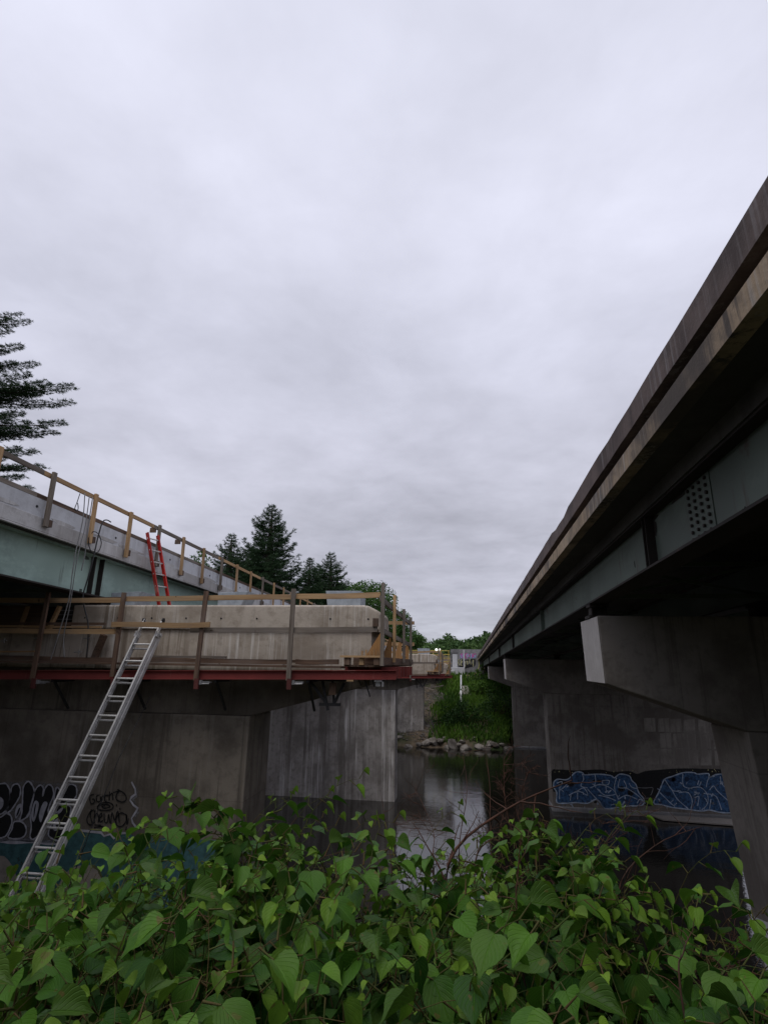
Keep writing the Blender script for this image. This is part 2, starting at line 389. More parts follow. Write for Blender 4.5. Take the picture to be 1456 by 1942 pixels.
def bridge(name, label, xs_g, Xe, sgn, zsof, zb, y0, y1, mat, stiffs, splice=None):
    root = empty(name, (Xe, D0, zb), label, 'bridge')
    for k, X in enumerate(xs_g):
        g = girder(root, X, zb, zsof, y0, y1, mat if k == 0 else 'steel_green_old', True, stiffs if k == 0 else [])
        if k == 0 and splice:
            for ys, ye in splice:
                p = MB()
                for s_ in (-1, 1): along(X+s_*.013-.008, X+s_*.013+.008, zb+.05, zsof-.04, ys, ye, p)
                sp = p.build('splice_plate', mat, g)
                b = MB()
                for i in range(8):
                    for j in range(4):
                        zz = zb+.1+i*(zsof-zb-.18)/7; yy = ys+.08+j*(ye-ys-.16)/3; c = Vector((X-sgn*.021, yy, zz+G*yy))
                        b.tube([c, c-Vector((sgn*.022, 0, 0))], .019, 6)
                b.build('bolts', 'steel_rust', sp)
    y = y0+3.7
    while y < y1:
        for a, b in zip(xs_g, xs_g[1:]):
            m = MB(); zz = G*y; A = Vector((a+.02, y, zb+.08+zz)); B = Vector((b-.02, y, zb+.08+zz)); C = Vector((a+.02, y, zsof-.08+zz)); Dv = Vector((b-.02, y, zsof-.08+zz))
            m.bar(A, B, .07, .07); m.bar(C, Dv, .07, .07); m.bar(A, Dv, .05, .05); m.bar(B+Vector((0, .06, 0)), C+Vector((0, .06, 0)), .05, .05); m.build('cross_frame', 'steel_green_old', root)
        y += 7.49
    return root

# right bridge
RX = [2.5, 5.3, 8.1, 10.9, 13.6]
stR = [(-.9, 'steel_rust', 2), (7.25, 'steel_rust', 2), (17.5, 'steel_green_old', 1), (28, 'steel_rust', 1), (39, 'steel_rust', 1), (55, 'steel_rust', 1)]
br = bridge('highway_bridge', 'old green steel girder bridge with dark stained concrete edge, on the right', RX, 1.82, 1, 2.083, 1.36, -16, 77.2, 'steel_green_old', stR, [(5.55, 6.15), (-8, -7.4)])
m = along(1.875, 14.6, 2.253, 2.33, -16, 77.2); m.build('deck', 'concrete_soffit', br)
for X in RX:      # concrete haunch between each girder and the slab
    mm = MB(); k0 = 0
    for y in (-16, 77.2): mm.v += [(X-.17, y, 2.086+G*y), (X+.17, y, 2.086+G*y), (X+.19, y, 2.25+G*y), (X-.19, y, 2.25+G*y)]
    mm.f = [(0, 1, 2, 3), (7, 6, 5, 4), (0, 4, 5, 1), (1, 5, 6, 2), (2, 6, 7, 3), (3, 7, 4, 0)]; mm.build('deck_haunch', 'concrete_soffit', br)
def rust_blob(y, z, w, h, seed): blob_patch(br, 'steel_rust', (2.487, y, z+G*y), w, h, 'x', seed, 'rust_stain', .002)
# weathered outer edge of the slab, wavy spalled upper lip
rr = random.Random(3); m = MB(); ys = np.arange(-16, 77.3, .45)
pr = []
for y in ys:
    j = rr.uniform(-.012, .012); pr.append([(1.875, y, 2.25+G*y), (1.835+j*.3, y, 2.25+G*y), (1.83+j, y, 2.445+G*y+j*1.5), (1.90, y, 2.49+G*y), (1.98, y, 2.52+G*y), (1.98, y, 2.25+G*y)])
for p in pr: m.v += p
for i in range(len(pr)-1):
    for j in range(6): a = i*6+j; b = i*6+(j+1) % 6; m.f.append((a, b, b+6, a+6))
m.f.append(tuple(range(6))); m.f.append(tuple(range(len(m.v)-1, len(m.v)-7, -1)))
m.build('slab_edge', 'concrete_edge', br)
along(1.99, 14.6, 2.333, 2.573, -16, 77.2).build('curb_base', 'concrete_curb', br)
m = MB(); pr = []
for y in ys:
    j = rr.uniform(-.008, .008); jt = rr.uniform(-.01, .006)
    if 9.5 < y < 10.9 or 21 < y < 21.6: jt -= .05
    pr.append([(1.82+j*.4, y, 2.575+G*y), (1.815+j*.4, y, 2.825+G*y+jt), (1.86, y, 2.845+G*y+jt), (2.3, y, 2.845+G*y), (2.3, y, 2.575+G*y)])
for p in pr: m.v += p
for i in range(len(pr)-1):
    for j in range(5): a = i*5+j; b = i*5+(j+1) % 5; m.f.append((a, b, b+5, a+5))
m.f.append(tuple(range(5))); m.f.append(tuple(range(len(m.v)-1, len(m.v)-6, -1)))
m.build('curb', 'concrete_curb', br)
# left bridge
LX = [-7.78, -10.5, -13.2, -15.9, -18.4]
stL = [(10.35, 'steel_rust', 1), (10.62, 'steel_rust', 1), (21, 'steel_green', 1), (32.8, 'steel_rust', 2), (43, 'steel_green', 1), (55.3, 'steel_rust', 2)]
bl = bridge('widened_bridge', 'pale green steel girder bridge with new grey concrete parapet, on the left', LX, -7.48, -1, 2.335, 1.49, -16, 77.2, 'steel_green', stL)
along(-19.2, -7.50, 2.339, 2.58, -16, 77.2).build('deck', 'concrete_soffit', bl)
m = along(-7.56, -7.44, 2.37, 2.615, -16, 77.2); along(-7.497, -7.44, 2.34, 2.37, -16, 77.2, m); m.build('slab_edge', 'concrete_rough', bl, bevel=.008)
m = MB(); pr = []
for y in ys:
    j = rr.uniform(-.006, .006); pr.append([(-7.475+j*.3, y, 2.618+G*y), (-7.48, y, 2.95+G*y+j*.6), (-7.70, y, 2.95+G*y), (-7.70, y, 2.618+G*y)])
for p in pr: m.v += p
for i in range(len(pr)-1):
    for j in range(4): a = i*4+j; b = i*4+(j+1) % 4; m.f.append((a, b, b+4, a+4))
m.f.append(tuple(range(4))); m.f.append(tuple(range(len(m.v)-1, len(m.v)-5, -1)))
pa = m.build('parapet', 'concrete_new', bl)
m = MB()
for k in range(26):
    y = 6+k*2.31; m.tube([(-7.49, y, 2.79+G*y), (-7.468, y, 2.79+G*y)], .025, 8)
m.build('form_tie_holes', 'rubber', pa)
# ragged mortar patches on the joint between the slab and the parapet
def blob_patch(parent, mat, c, w, h, plane, seed, name='patch', t=.004):
    q = random.Random(seed); pts = []
    for i in range(14):
        a = 2*pi*i/14; r_ = q.uniform(.65, 1.05); u, v = cos(a)*w/2*r_, sin(a)*h/2*r_
        pts.append((c[0]+u, c[1], c[2]+v) if plane == 'y' else (c[0], c[1]+u, c[2]+v+G*u))
    off = (0, -t, 0) if plane == 'y' else (t if parent is not br else -t, 0, 0)
    mm = MB(); mm.prism(pts, off); return mm.build(name, mat, parent)
for i, (y, dz) in enumerate([(9.0, 0), (10.3, .02), (11.2, .0), (12.9, 0), (7.6, .02), (15.2, .0)]):
    blob_patch(pa, 'concrete_rough', (-7.474, y, 2.66+dz+G*y), .7+.2*(i % 3), .09, 'x', i, 'mortar_patch', .006)

for a in [(7.31, 2.02, .55, .10, 1), (7.30, 1.44, .40, .10, 2), (7.42, 1.9, .18, .30, 3), (7.22, 1.9, .14, .26, 4), (6.3, 1.42, .5, .05, 5), (5.3, 1.44, .28, .12, 6), (5.0, 1.43, .14, .16, 7), (4.75, 1.44, .2, .07, 8), (4.4, 1.85, .08, .34, 9), (4.28, 1.9, .05, .26, 10), (6.2, 2.03, .9, .06, 11), (9.0, 1.41, .9, .04, 12), (8.2, 1.62, .03, .12, 13), (17.6, 2.0, .4, .1, 14), (17.5, 1.43, .4, .08, 15)]: rust_blob(*a)
# timber guard rail on the left bridge
rl = empty('guard_railing', (-7.4, 8.476, 2.4), 'long sloping timber guard railing bolted along the left bridge parapet', 'railing')
XR = -7.395
for k in range(-9, 50):
    y = 8.476+1.22*k; z = G*y; jz = rr.uniform(-.02, .03); 
    m = MB(); m.bar((XR+.005+rr.uniform(0, .025), y, 2.44+z+jz), (XR+rr.uniform(-.01, .01), y, 3.475+z+jz*.7), .085, .05, (0, 1, 0) if False else (1, 0, 0))
    p = m.build('post', 'wood_fresh_z' if k % 3 else 'wood_grey_z', rl)
    if k < 26:
        BX(XR-.045, XR+.04, y+.055, y+.13, 2.47+z, 2.60+z).build('foot_block', 'wood_brown_z', p)
for k in range(-3, 17):
    y0 = 8.476+1.22*(k*3)-.2; y1 = y0+3.66
    along(XR-.065, XR-.028, 3.37, 3.455, y0, y1).build('top_rail', 'wood_grey_y' if k % 2 else 'wood_fresh_y', rl)
    along(-7.66, -7.475, 2.953, 3.03, y0, y1-.01).build('toe_board', 'wood_brown_y' if k % 2 == 0 else 'wood_grey_y', rl)
for k in (3, 4):
    y = 8.476+1.22*k; z = G*y
    BX(XR-.22, XR-.07, y-.06, y-.02, 3.30+z, 3.42+z).build('splice_block', 'wood_brown_y', rl)

# ------------------------------------------------------------------ piers
def bearing(parent, X, y, z0, z1, mat='steel_rust'):
    m = BX(X-.2, X+.2, y-.18, y+.18, z0, z0+.05); m.box(X-.13, X+.13, y-.05, y+.05, z0+.05, z1-.05); m.box(X-.17, X+.17, y-.14, y+.14, z1-.05, z1)
    m.box(X-.14, X-.11, y-.12, y+.12, z0+.05, z1-.05); m.box(X+.11, X+.14, y-.12, y+.12, z0+.05, z1-.05)
    m.build('bearing', mat, parent)
T = 1.42
def pier_r(k):
    y0 = D0+k*SP; y1 = y0+T; zt = 1.08+G*y0; X = 2.327
    lab = ['nearest concrete pier of the right bridge with a sloping hammerhead end', 'right bridge pier painted with blue graffiti just above the water', 'farthest right bridge pier, standing by the rocky bank'][k]
    p = empty('bridge_pier', (X, y0, zt), lab, 'pier', 'piers of the right bridge')
    prof = [(X, zt), (X+.03, zt-1.13), (4.47, zt-1.88+.06), (13.3, zt-1.82), (15.4, zt-1.13), (15.4, zt)]
    m = MB().prism([(a, y0, b) for a, b in prof], (0, T, 0)); m.build('cap', 'concrete_right', p, bevel=.02)
    m = MB().prism([(X-.004, y0+.012, zt-.012), (X-.004, y0+T-.012, zt-.012), (X+.026, y0+T-.012, zt-1.125), (X+.026, y0+.012, zt-1.125)], (-.004, 0, 0)); m.build('cap_end_lit', 'concrete_end_lit', p)  # thin pale sheet that paints the brighter side light onto the cap end
    bt = .62 if k == 0 else .0
    zb = WATER-1.2
    m = MB(); zs = zt-1.825
    q = [(4.47, zs), (13.3, zs), (13.3, zb), (4.47+bt, zb)]
    m.prism([(a, y0+.02, b) for a, b in q], (0, T-.04, 0)); sh = m.build('shaft', 'concrete_right', p, bevel=.02)
    if k:      # wider footing course just above the water
        BX(4.43, 13.35, y0-.05, y1+.05, zb, WATER+.24 if k == 1 else WATER+.15).build('footing', 'concrete_wall', p, bevel=.06)
    for Xg in RX: bearing(p, Xg, y0+T/2, zt+.002, 1.355+G*(y0+T/2))
    return p, sh, y0
PR = [pier_r(k) for k in range(3)]
def pier_l(k):
    y0 = 10.21+k*SP; y1 = y0+1.17; dz = G*k*SP
    lab = ['nearest concrete pier of the left bridge with big black and white graffiti', 'pale streaked left pier standing in the water behind the nearest one', 'farthest left pier, narrow strip beside the rocky bank'][k]
    mat = 'concrete_shaft' if k == 0 else 'concrete_far'
    p = empty('bridge_pier', (-1.6, y0, dz), lab, 'pier', 'piers of the left bridge')
    prof = [(-19.5, 1.04+dz), (-1.86, 1.04+dz), (-1.76, 1.025+dz), (-1.60, .945+dz), (-1.54, .88+dz), (-1.53, .565+dz), (-19.5, .55+dz)]
    L_ = -7.90
    prof[0] = (L_, 1.04+dz); prof[-1] = (L_, .56+dz)
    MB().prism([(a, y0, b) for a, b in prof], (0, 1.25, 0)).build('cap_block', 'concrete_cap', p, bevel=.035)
    prof = [(-19.5, .556+dz), (-1.70, .556+dz), (-1.70, -.41+dz), (-3.95, -1.0+dz), (-19.5, -1.0+dz)]
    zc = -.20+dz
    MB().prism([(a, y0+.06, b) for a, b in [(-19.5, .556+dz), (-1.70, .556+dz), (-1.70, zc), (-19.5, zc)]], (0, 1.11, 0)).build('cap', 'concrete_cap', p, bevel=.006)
    MB().prism([(a, y0+.075, b) for a, b in [(-19.5, zc-.003), (-1.715, zc-.003), (-1.715, -.41+dz), (-3.95, -1.0+dz), (-19.5, -1.0+dz)]], (0, 1.08, 0)).build('haunch', 'concrete_shaft', p, bevel=.012)  # older stained concrete, its dark colour also carrying the shade under the platform
    BX(-19.5, L_-.35, y0+.35, y1, .56+dz, 1.03+dz).build('old_cap', 'concrete_soffit', p)
    z = -1.004+dz
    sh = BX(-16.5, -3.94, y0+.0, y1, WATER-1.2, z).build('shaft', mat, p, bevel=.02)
    for i, (a, b) in enumerate([(-7.44, -6.73), (-5.04, -4.36), (-2.72, -2.0)]):
        yb = y0+.45; zt = 1.37+dz
        pts = [(a+.05, yb, 1.05+dz), (b-.14 if i < 2 else b, yb, 1.05+dz), (b, yb, zt), (a+(.03 if i < 2 else 0), yb, zt-(.03 if i < 2 else 0))]
        MB().prism(pts, (0, .55, 0)).build('bearing_block', 'plate_blue_grey', p, bevel=.008)
    for Xg in LX: bearing(p, Xg, y0+.62, 1.055+dz, 1.485+G*(y0+.6))
    return p, sh, y0
PL = [pier_l(k) for k in range(3)]
# drip stains: lighter painted-over patch low on the nearest right shaft
m = MB(); ya = D0+.07
def bx_(z): return 4.47+.62*(-.745-z+0)/(-.745-(WATER-1.2)) if True else 0
zA, zB = -3.75, -6.2
m.v = [(bx_(zA)-.006, ya, zA), (bx_(zA)-.006, ya+T-.2, zA-.25), (bx_(zB)-.006, ya+T-.2, zB), (bx_(zB)-.006, ya, zB)]
m.f = [(0, 1, 2, 3)]
pp = MB().prism(m.v, (-.003, 0, 0)).build('painted_patch', 'concrete_pale', PR[0][0])

# ------------------------------------------------------------------ graffiti (paint is a part of the wall it is on)
def smooth(pts, closed, n=5):
    out = []; N_ = len(pts); rng = range(N_ if closed else N_-1)
    P_ = [Vector(p) for p in pts]
    for i in rng:
        if closed: a, b, c, d = P_[(i-1) % N_], P_[i], P_[(i+1) % N_], P_[(i+2) % N_]
        else: a, b, c, d = P_[max(i-1, 0)], P_[i], P_[i+1], P_[min(i+2, N_-1)]
        for k in range(n):
            t = k/n; out.append(.5*((2*b)+(c-a)*t+(2*a-5*b+4*c-d)*t*t+(3*b-a-3*c+d)*t**3))
    if not closed: out.append(P_[-1])
    return out
class Paint:
    def __init__(s, Y, parent): s.Y = Y; s.parent = parent; s.lay = {}
    def w(s, p, lv): q = at(p[0], p[1], s.Y); return Vector((q.x, s.Y-.002-.0022*lv, q.z))
    def fill(s, pts, mat, lv=0, closed_smooth=True):
        pts = smooth(pts, True) if closed_smooth else pts
        m = s.lay.setdefault((mat, lv), MB()); k = len(m.v)
        c = Vector((sum(p[0] for p in pts)/len(pts), sum(p[1] for p in pts)/len(pts)))
        from mathutils.geometry import tessellate_polygon
        P3 = [s.w(p, lv) for p in pts]; m.v += [tuple(p) for p in P3]
        for t in tessellate_polygon([[Vector((p.x, p.z, 0)) for p in P3]]): m.f.append(tuple(k+i for i in t))
    def line(s, pts, wpx, mat, lv=1, closed=False, sm=True):
        pts = smooth(pts, closed, 4) if sm else [Vector(p) for p in pts]
        if closed: pts.append(pts[0])
        m = s.lay.setdefault((mat, lv), MB()); k = len(m.v)
        W3 = [s.w(p, lv) for p in pts]; mpp = s.Y/1040.
        for i, p in enumerate(W3):
            d = W3[min(i+1, len(W3)-1)]-W3[max(i-1, 0)]
            if d.length < 1e-7: d = Vector((1, 0, 0))
            n_ = Vector((-d.z, 0, d.x)).normalized(); h = wpx*mpp/2*(1+.25*sin(i*1.7+wpx))
            m.v += [tuple(p-n_*h), tuple(p+n_*h)]
        for i in range(len(W3)-1): m.f.append((k+2*i, k+2*i+1, k+2*i+3, k+2*i+2))
    def done(s):
        for (mat, lv), m in s.lay.items(): m.build('graffiti', mat, s.parent)
def Z1(pts): return [(x/5.2, 1460+y/5.2) for x, y in pts]
g = Paint(10.21-.002, PL[0][0])
g.fill(Z1([(-300, 700), (0, 690), (300, 700), (560, 700), (800, 606), (1000, 618), (1030, 650), (1090, 640), (1125, 680), (1170, 635), (1290, 640), (1330, 660), (1700, 680), (2230, 700), (2230, 1500), (-300, 1500)]), 'paint_teal', 0, False)
g.fill(Z1([(-300, 850), (0, 850), (60, 870), (110, 930), (150, 1010), (170, 1100), (120, 1180), (-300, 1200)]), 'paint_beige', 1)
g.fill(Z1([(560, 1230), (600, 1100), (660, 1010), (740, 960), (850, 940), (930, 960), (985, 1030), (1000, 1120), (960, 1250), (800, 1300)]), 'paint_beige', 1)
g.line(Z1([(905, 940), (965, 985), (1005, 1060), (1015, 1150), (985, 1230)]), 4, 'paint_olive', 2)
g.line(Z1([(2100, 1060), (2200, 1000), (2300, 1060), (2400, 1010)]), 6, 'paint_mist', 1)
g.fill(Z1([(-200, 640), (0, 660), (60, 690), (250, 680), (320, 660), (420, 700), (590, 690), (600, 730), (480, 745), (330, 725), (120, 735), (0, 720), (-200, 730)]), 'paint_white', 1)
g.fill(Z1([(-200, 150), (0, 120), (200, 120), (290, 100), (500, 130), (700, 120), (780, 160), (790, 300), (740, 500), (640, 700), (400, 720), (100, 700), (-200, 700)]), 'paint_mist', 1)
bl_ = [[(-160, 150), (0, 140), (60, 138), (95, 190), (105, 280), (85, 370), (50, 412), (0, 440), (-160, 460)],
 [(112, 195), (140, 148), (180, 142), (205, 190), (198, 260), (160, 330), (112, 400), (72, 425), (66, 405), (98, 330)],
 [(238, 160), (282, 115), (322, 155), (344, 230), (312, 330), (290, 420), (250, 480), (200, 498), (216, 430), (224, 330), (228, 230)],
 [(-160, 480), (0, 472), (60, 432), (108, 452), (120, 520), (82, 620), (30, 668), (-160, 690)],
 [(138, 520), (190, 508), (240, 532), (263, 590), (248, 648), (200, 678), (120, 680), (82, 660), (120, 590)],
 [(352, 200), (398, 152), (430, 180), (425, 262), (445, 190), (482, 147), (520, 172), (532, 250), (500, 330), (480, 400), (488, 520), (440, 600), (380, 650), (330, 688), (300, 660), (312, 560), (300, 430), (320, 330)],
 [(560, 175), (610, 205), (690, 145), (752, 165), (758, 250), (720, 300), (650, 325), (610, 400), (560, 430), (535, 330)],
 [(590, 400), (660, 355), (702, 372), (690, 470), (640, 560), (622, 640), (592, 700), (520, 682), (480, 640), (500, 560), (540, 480)]]
for b in bl_: g.fill(Z1(b), 'paint_black', 2); g.line(Z1(b), 2.6, 'paint_white', 3, True)
for b in ([(345, 312), (385, 330), (372, 420), (335, 515), (310, 440)], [(432, 322), (472, 332), (442, 420), (405, 520), (388, 440)], [(-60, 270), (5, 268), (38, 310), (20, 380), (-60, 420)], [(170, 360), (212, 335), (210, 400), (165, 480), (150, 440)], [(530, 520), (575, 480), (600, 530), (560, 600), (530, 590)]):
    g.fill(Z1(b), 'paint_white', 3)
for b in ([(350, 345), (360, 340), (345, 440), (335, 470), (338, 400)], [(555, 530), (580, 540), (560, 585)], [(182, 395), (205, 372), (190, 430), (165, 460)]): g.fill(Z1(b), 'paint_black', 4)
for l in ([(425, 262), (432, 210), (440, 190)], [(250, 480), (290, 440), (340, 240)], [(560, 420), (610, 390), (640, 330)]): g.line(Z1(l), 1.8, 'paint_white', 4)
# dark tag lettering, framed by a pale sprayed outline
g.line(Z1([(1300, 120), (1335, 190), (1340, 240), (1300, 270), (1285, 300), (1320, 350), (1360, 380), (1340, 420), (1300, 480), (1310, 520), (1342, 565), (1310, 610), (1270, 625), (1170, 628), (1125, 678), (1090, 636), (1030, 655), (1000, 620), (800, 600)]), 3.6, 'paint_white', 3, sm=False)
g.line(Z1([(1340, 150), (1350, 240), (1315, 300), (1360, 400), (1330, 480)]), 5, 'paint_mist', 2)
tags = [  # Gatho
 [(930, 245), (895, 255), (890, 300), (905, 335), (935, 320), (930, 290), (912, 292)], [(985, 250), (955, 262), (960, 310), (990, 312), (1000, 262), (1004, 318)],
 [(1040, 225), (1036, 300), (1056, 312)], [(1010, 262), (1075, 250)], [(1085, 215), (1080, 305)], [(1080, 262), (1110, 232), (1118, 300)], [(1120, 225), (1190, 210), (1240, 250), (1245, 300), (1200, 318), (1150, 290), (1155, 240), (1180, 205), (1160, 195)],
 [(960, 365), (1000, 330), (1080, 325), (1120, 355), (1100, 392), (1030, 404), (965, 385), (985, 350), (1050, 342), (1090, 362), (1040, 380), (1010, 365), (1040, 352)],
 # Cheuma
 [(930, 395), (890, 420), (862, 480), (870, 530), (905, 545), (925, 520)], [(905, 390), (895, 450), (915, 530)], [(940, 400), (930, 530)], [(932, 470), (960, 430), (975, 470), (972, 520)], [(985, 480), (1010, 450), (1000, 430), (985, 460), (990, 515), (1020, 500)],
 [(1030, 430), (1035, 510), (1060, 520), (1075, 440), (1085, 525)], [(1095, 530), (1110, 420), (1135, 500), (1165, 405), (1180, 520)], [(1245, 445), (1195, 425), (1150, 480), (1155, 545), (1200, 560), (1245, 510), (1250, 440), (1255, 540), (1270, 480)],
 [(935, 545), (1000, 548)], [(930, 570), (1010, 562), (1100, 600)], [(1112, 575), (1105, 610)], [(1250, 560), (1245, 600)], [(1150, 340), (1155, 360)], [(1185, 375), (1188, 395)]]
for l in tags: g.line(Z1(l), 2.3, 'paint_black', 4)
g.done()
# blue lettering low on the second right pier
def Z2(pts): return [(1030+x/3.935, 1440+y/3.935) for x, y in pts]
g = Paint(PR[1][2]+.018, PR[1][0])
g.fill(Z2([(62, 90), (120, 78), (240, 85), (420, 78), (520, 95), (640, 90), (700, 110), (760, 90), (860, 80), (1000, 70), (1180, 72), (1370, 88), (1420, 200), (1400, 240), (1200, 220), (1000, 240), (880, 300), (830, 335), (800, 350), (770, 350), (745, 330), (700, 240), (520, 220), (300, 200), (180, 210), (100, 240), (70, 230)]), 'paint_black', 0)
word1 = [(80, 170), (110, 150), (180, 152), (240, 98), (290, 100), (310, 118), (400, 112), (500, 122), (530, 140), (570, 112), (640, 125), (660, 160), (690, 190), (712, 250), (750, 300), (735, 345), (640, 350), (560, 360), (460, 368), (400, 300), (330, 330), (240, 325), (160, 330), (100, 322), (100, 250), (78, 210)]
word2 = [(822, 328), (860, 250), (880, 200), (905, 150), (960, 130), (1040, 102), (1120, 100), (1150, 112), (1232, 108), (1235, 140), (1280, 118), (1345, 116), (1400, 180), (1520, 380), (1400, 400), (1320, 398), (1240, 380), (1180, 388), (1100, 378), (960, 360), (880, 340)]
for wd in (word1, word2): g.fill(Z2(wd), 'paint_blue', 1); g.line(Z2(wd), 1.7, 'paint_pale_blue', 3, True)
for l in ([(290, 110), (300, 150), (280, 200), (330, 215)], [(385, 115), (390, 160), (380, 200)], [(440, 160), (490, 160), (482, 190), (445, 188), (440, 162)], [(545, 140), (530, 215), (560, 300)], [(100, 180), (140, 170), (120, 230), (160, 205), (190, 165)],
  [(120, 210), (120, 300)], [(190, 270), (260, 240), (330, 270), (300, 215), (240, 250)], [(205, 270), (200, 310)], [(255, 250), (255, 300)], [(350, 215), (420, 190), (500, 215), (540, 260), (460, 270), (400, 220)], [(465, 190), (470, 250)], [(330, 225), (390, 290), (450, 360)], [(410, 270), (480, 285), (540, 310)],
  [(570, 150), (560, 210), (620, 210), (600, 160)], [(640, 180), (660, 210), (700, 220)], [(620, 215), (690, 260), (745, 310)], [(560, 300), (620, 270), (700, 300)], [(700, 330), (720, 300), (760, 330)],
  [(905, 150), (960, 230), (1010, 240)], [(1040, 110), (1045, 200), (1110, 220)], [(870, 250), (950, 330), (980, 350)], [(960, 230), (1000, 300), (1080, 370)], [(1010, 250), (1080, 250), (1110, 310), (1100, 370)], [(1080, 220), (1170, 210), (1225, 270), (1220, 340), (1180, 380)], [(1130, 290), (1160, 280), (1150, 350)], [(1160, 160), (1150, 190)], [(1215, 210), (1230, 150), (1280, 125)], [(1225, 260), (1290, 280), (1330, 380)],
  [(1240, 230), (1270, 200), (1300, 240), (1390, 320)], [(1320, 130), (1330, 180), (1400, 260)], [(1250, 300), (1240, 370)]): g.line(Z2(l), 1.25, 'paint_pale_blue', 3)
for c, r_ in (((660, 240), 26), ((1130, 285), 22), ((225, 190), 16), ((640, 255), 15), ((1265, 330), 16), ((620, 345), 26), ((460, 175), 12), ((1255, 210), 12)):
    g.fill(Z2([(c[0]+r_*cos(a), c[1]+r_*.6*sin(a)) for a in np.linspace(0, 5.5, 7)]), 'paint_mist', 2)
q_ = random.Random(5)
for i in range(46):
    x = q_.uniform(80, 1330); y = q_.uniform(76, 104)-(8 if x > 800 else 0); s_ = q_.uniform(2, 7)
    g.fill(Z2([(x, y), (x+s_, y+s_*.4), (x+s_*.6, y+s_*1.2), (x-s_*.4, y+s_)]), 'paint_cream' if i % 3 else 'paint_mist', 1)
for i in range(48):      # pale fades inside the letters
    x = q_.uniform(110, 700) if i % 2 else q_.uniform(850, 1380); y = q_.uniform(140, 340); a = q_.uniform(0, 3); L_ = q_.uniform(14, 42)
    g.line(Z2([(x, y), (x+L_*.5*cos(a)+4, y+L_*.3*sin(a)), (x+L_*cos(a), y+L_*.7*sin(a)+5)]), q_.uniform(.7, 2.2), 'paint_pale_blue' if i % 3 else 'paint_mist', 2)
for i in range(16):
    x = q_.uniform(110, 700) if i % 2 else q_.uniform(850, 1380); y = q_.uniform(140, 330); r_ = q_.uniform(12, 34)
    g.fill(Z2([(x+r_*cos(a)*q_.uniform(.6, 1.1), y+r_*.7*sin(a)) for a in np.linspace(0, 5.4, 7)]), 'paint_black' if i % 2 else 'paint_navy', 2)
for i in range(22):
    x = q_.uniform(110, 740) if i % 2 else q_.uniform(860, 1330); y0_ = 330+q_.uniform(0, 30); g.line(Z2([(x, y0_), (x+1, y0_+q_.uniform(12, 40))]), .5, 'paint_blue' if i % 3 else 'paint_pale_blue', 2, sm=False)
for x in (755, 768, 782, 794): g.fill(Z2([(x, 288), (x+9, 286), (x+10, 297), (x+3, 299)]), 'paint_mist', 3)
g.line(Z2([(700, 212), (760, 216), (815, 214), (810, 250), (800, 270)]), 1., 'paint_grey', 2)
g.done()
# squares of newer concrete patched into the second right pier
q_ = random.Random(3); gp = Paint(PR[1][2]+.016, PR[1][0])
for r_, (ya_, yb_) in enumerate(((1362, 1388), (1390, 1418), (1420, 1450))):
    for c_ in range(6):
        xa = 1222+c_*25+r_*3+q_.uniform(-2, 2); xb = xa+21
        if c_ == 0 and r_ == 1: continue
        gp.fill([(xa, ya_+q_.uniform(-1, 1)+c_*.8), (xb, ya_+q_.uniform(-1, 1)+c_*.8), (xb+1, yb_+c_*.5), (xa+1, yb_+c_*.5)], 'concrete_patch', 0, False)
for (mt_, lv_), mm_ in gp.lay.items(): mm_.build('repair_patch', mt_, PR[1][0])
# pale scrawl on the farthest piers
def scrawl(Y, parent, x0, x1, y0, y1, n, seed, wpx, mat='paint_mist'):
    q = random.Random(seed); g = Paint(Y, parent)
    for i in range(n):
        x = x0+(x1-x0)*(i+.3)/n; yy = q.uniform(y0, y1); h = (y1-y0)*.3
        g.line([(x+q.uniform(-2, 2), yy+q.uniform(-h, h)), (x+q.uniform(-1, 3), yy+q.uniform(-h, h)), (x+q.uniform(0, 4), yy+q.uniform(-h, h)), (x+q.uniform(0, 4), yy+q.uniform(-h, h))], wpx, mat, 1)
    g.done()
scrawl(PR[2][2]+.018, PR[2][0], 984, 1022, 1374, 1396, 13, 2, .5)
scrawl(PL[2][2]-.002, PL[2][0], 757, 800, 1366, 1378, 12, 4, .5)
g = Paint(PL[2][2]-.002, PL[2][0]); g.line([(771, 1390), (775, 1384), (783, 1384), (787, 1390), (783, 1397), (775, 1397)], .6, 'paint_mist', 1, True); g.line([(776, 1388), (782, 1389), (778, 1393), (783, 1394)], .6, 'paint_mist', 1); g.done()

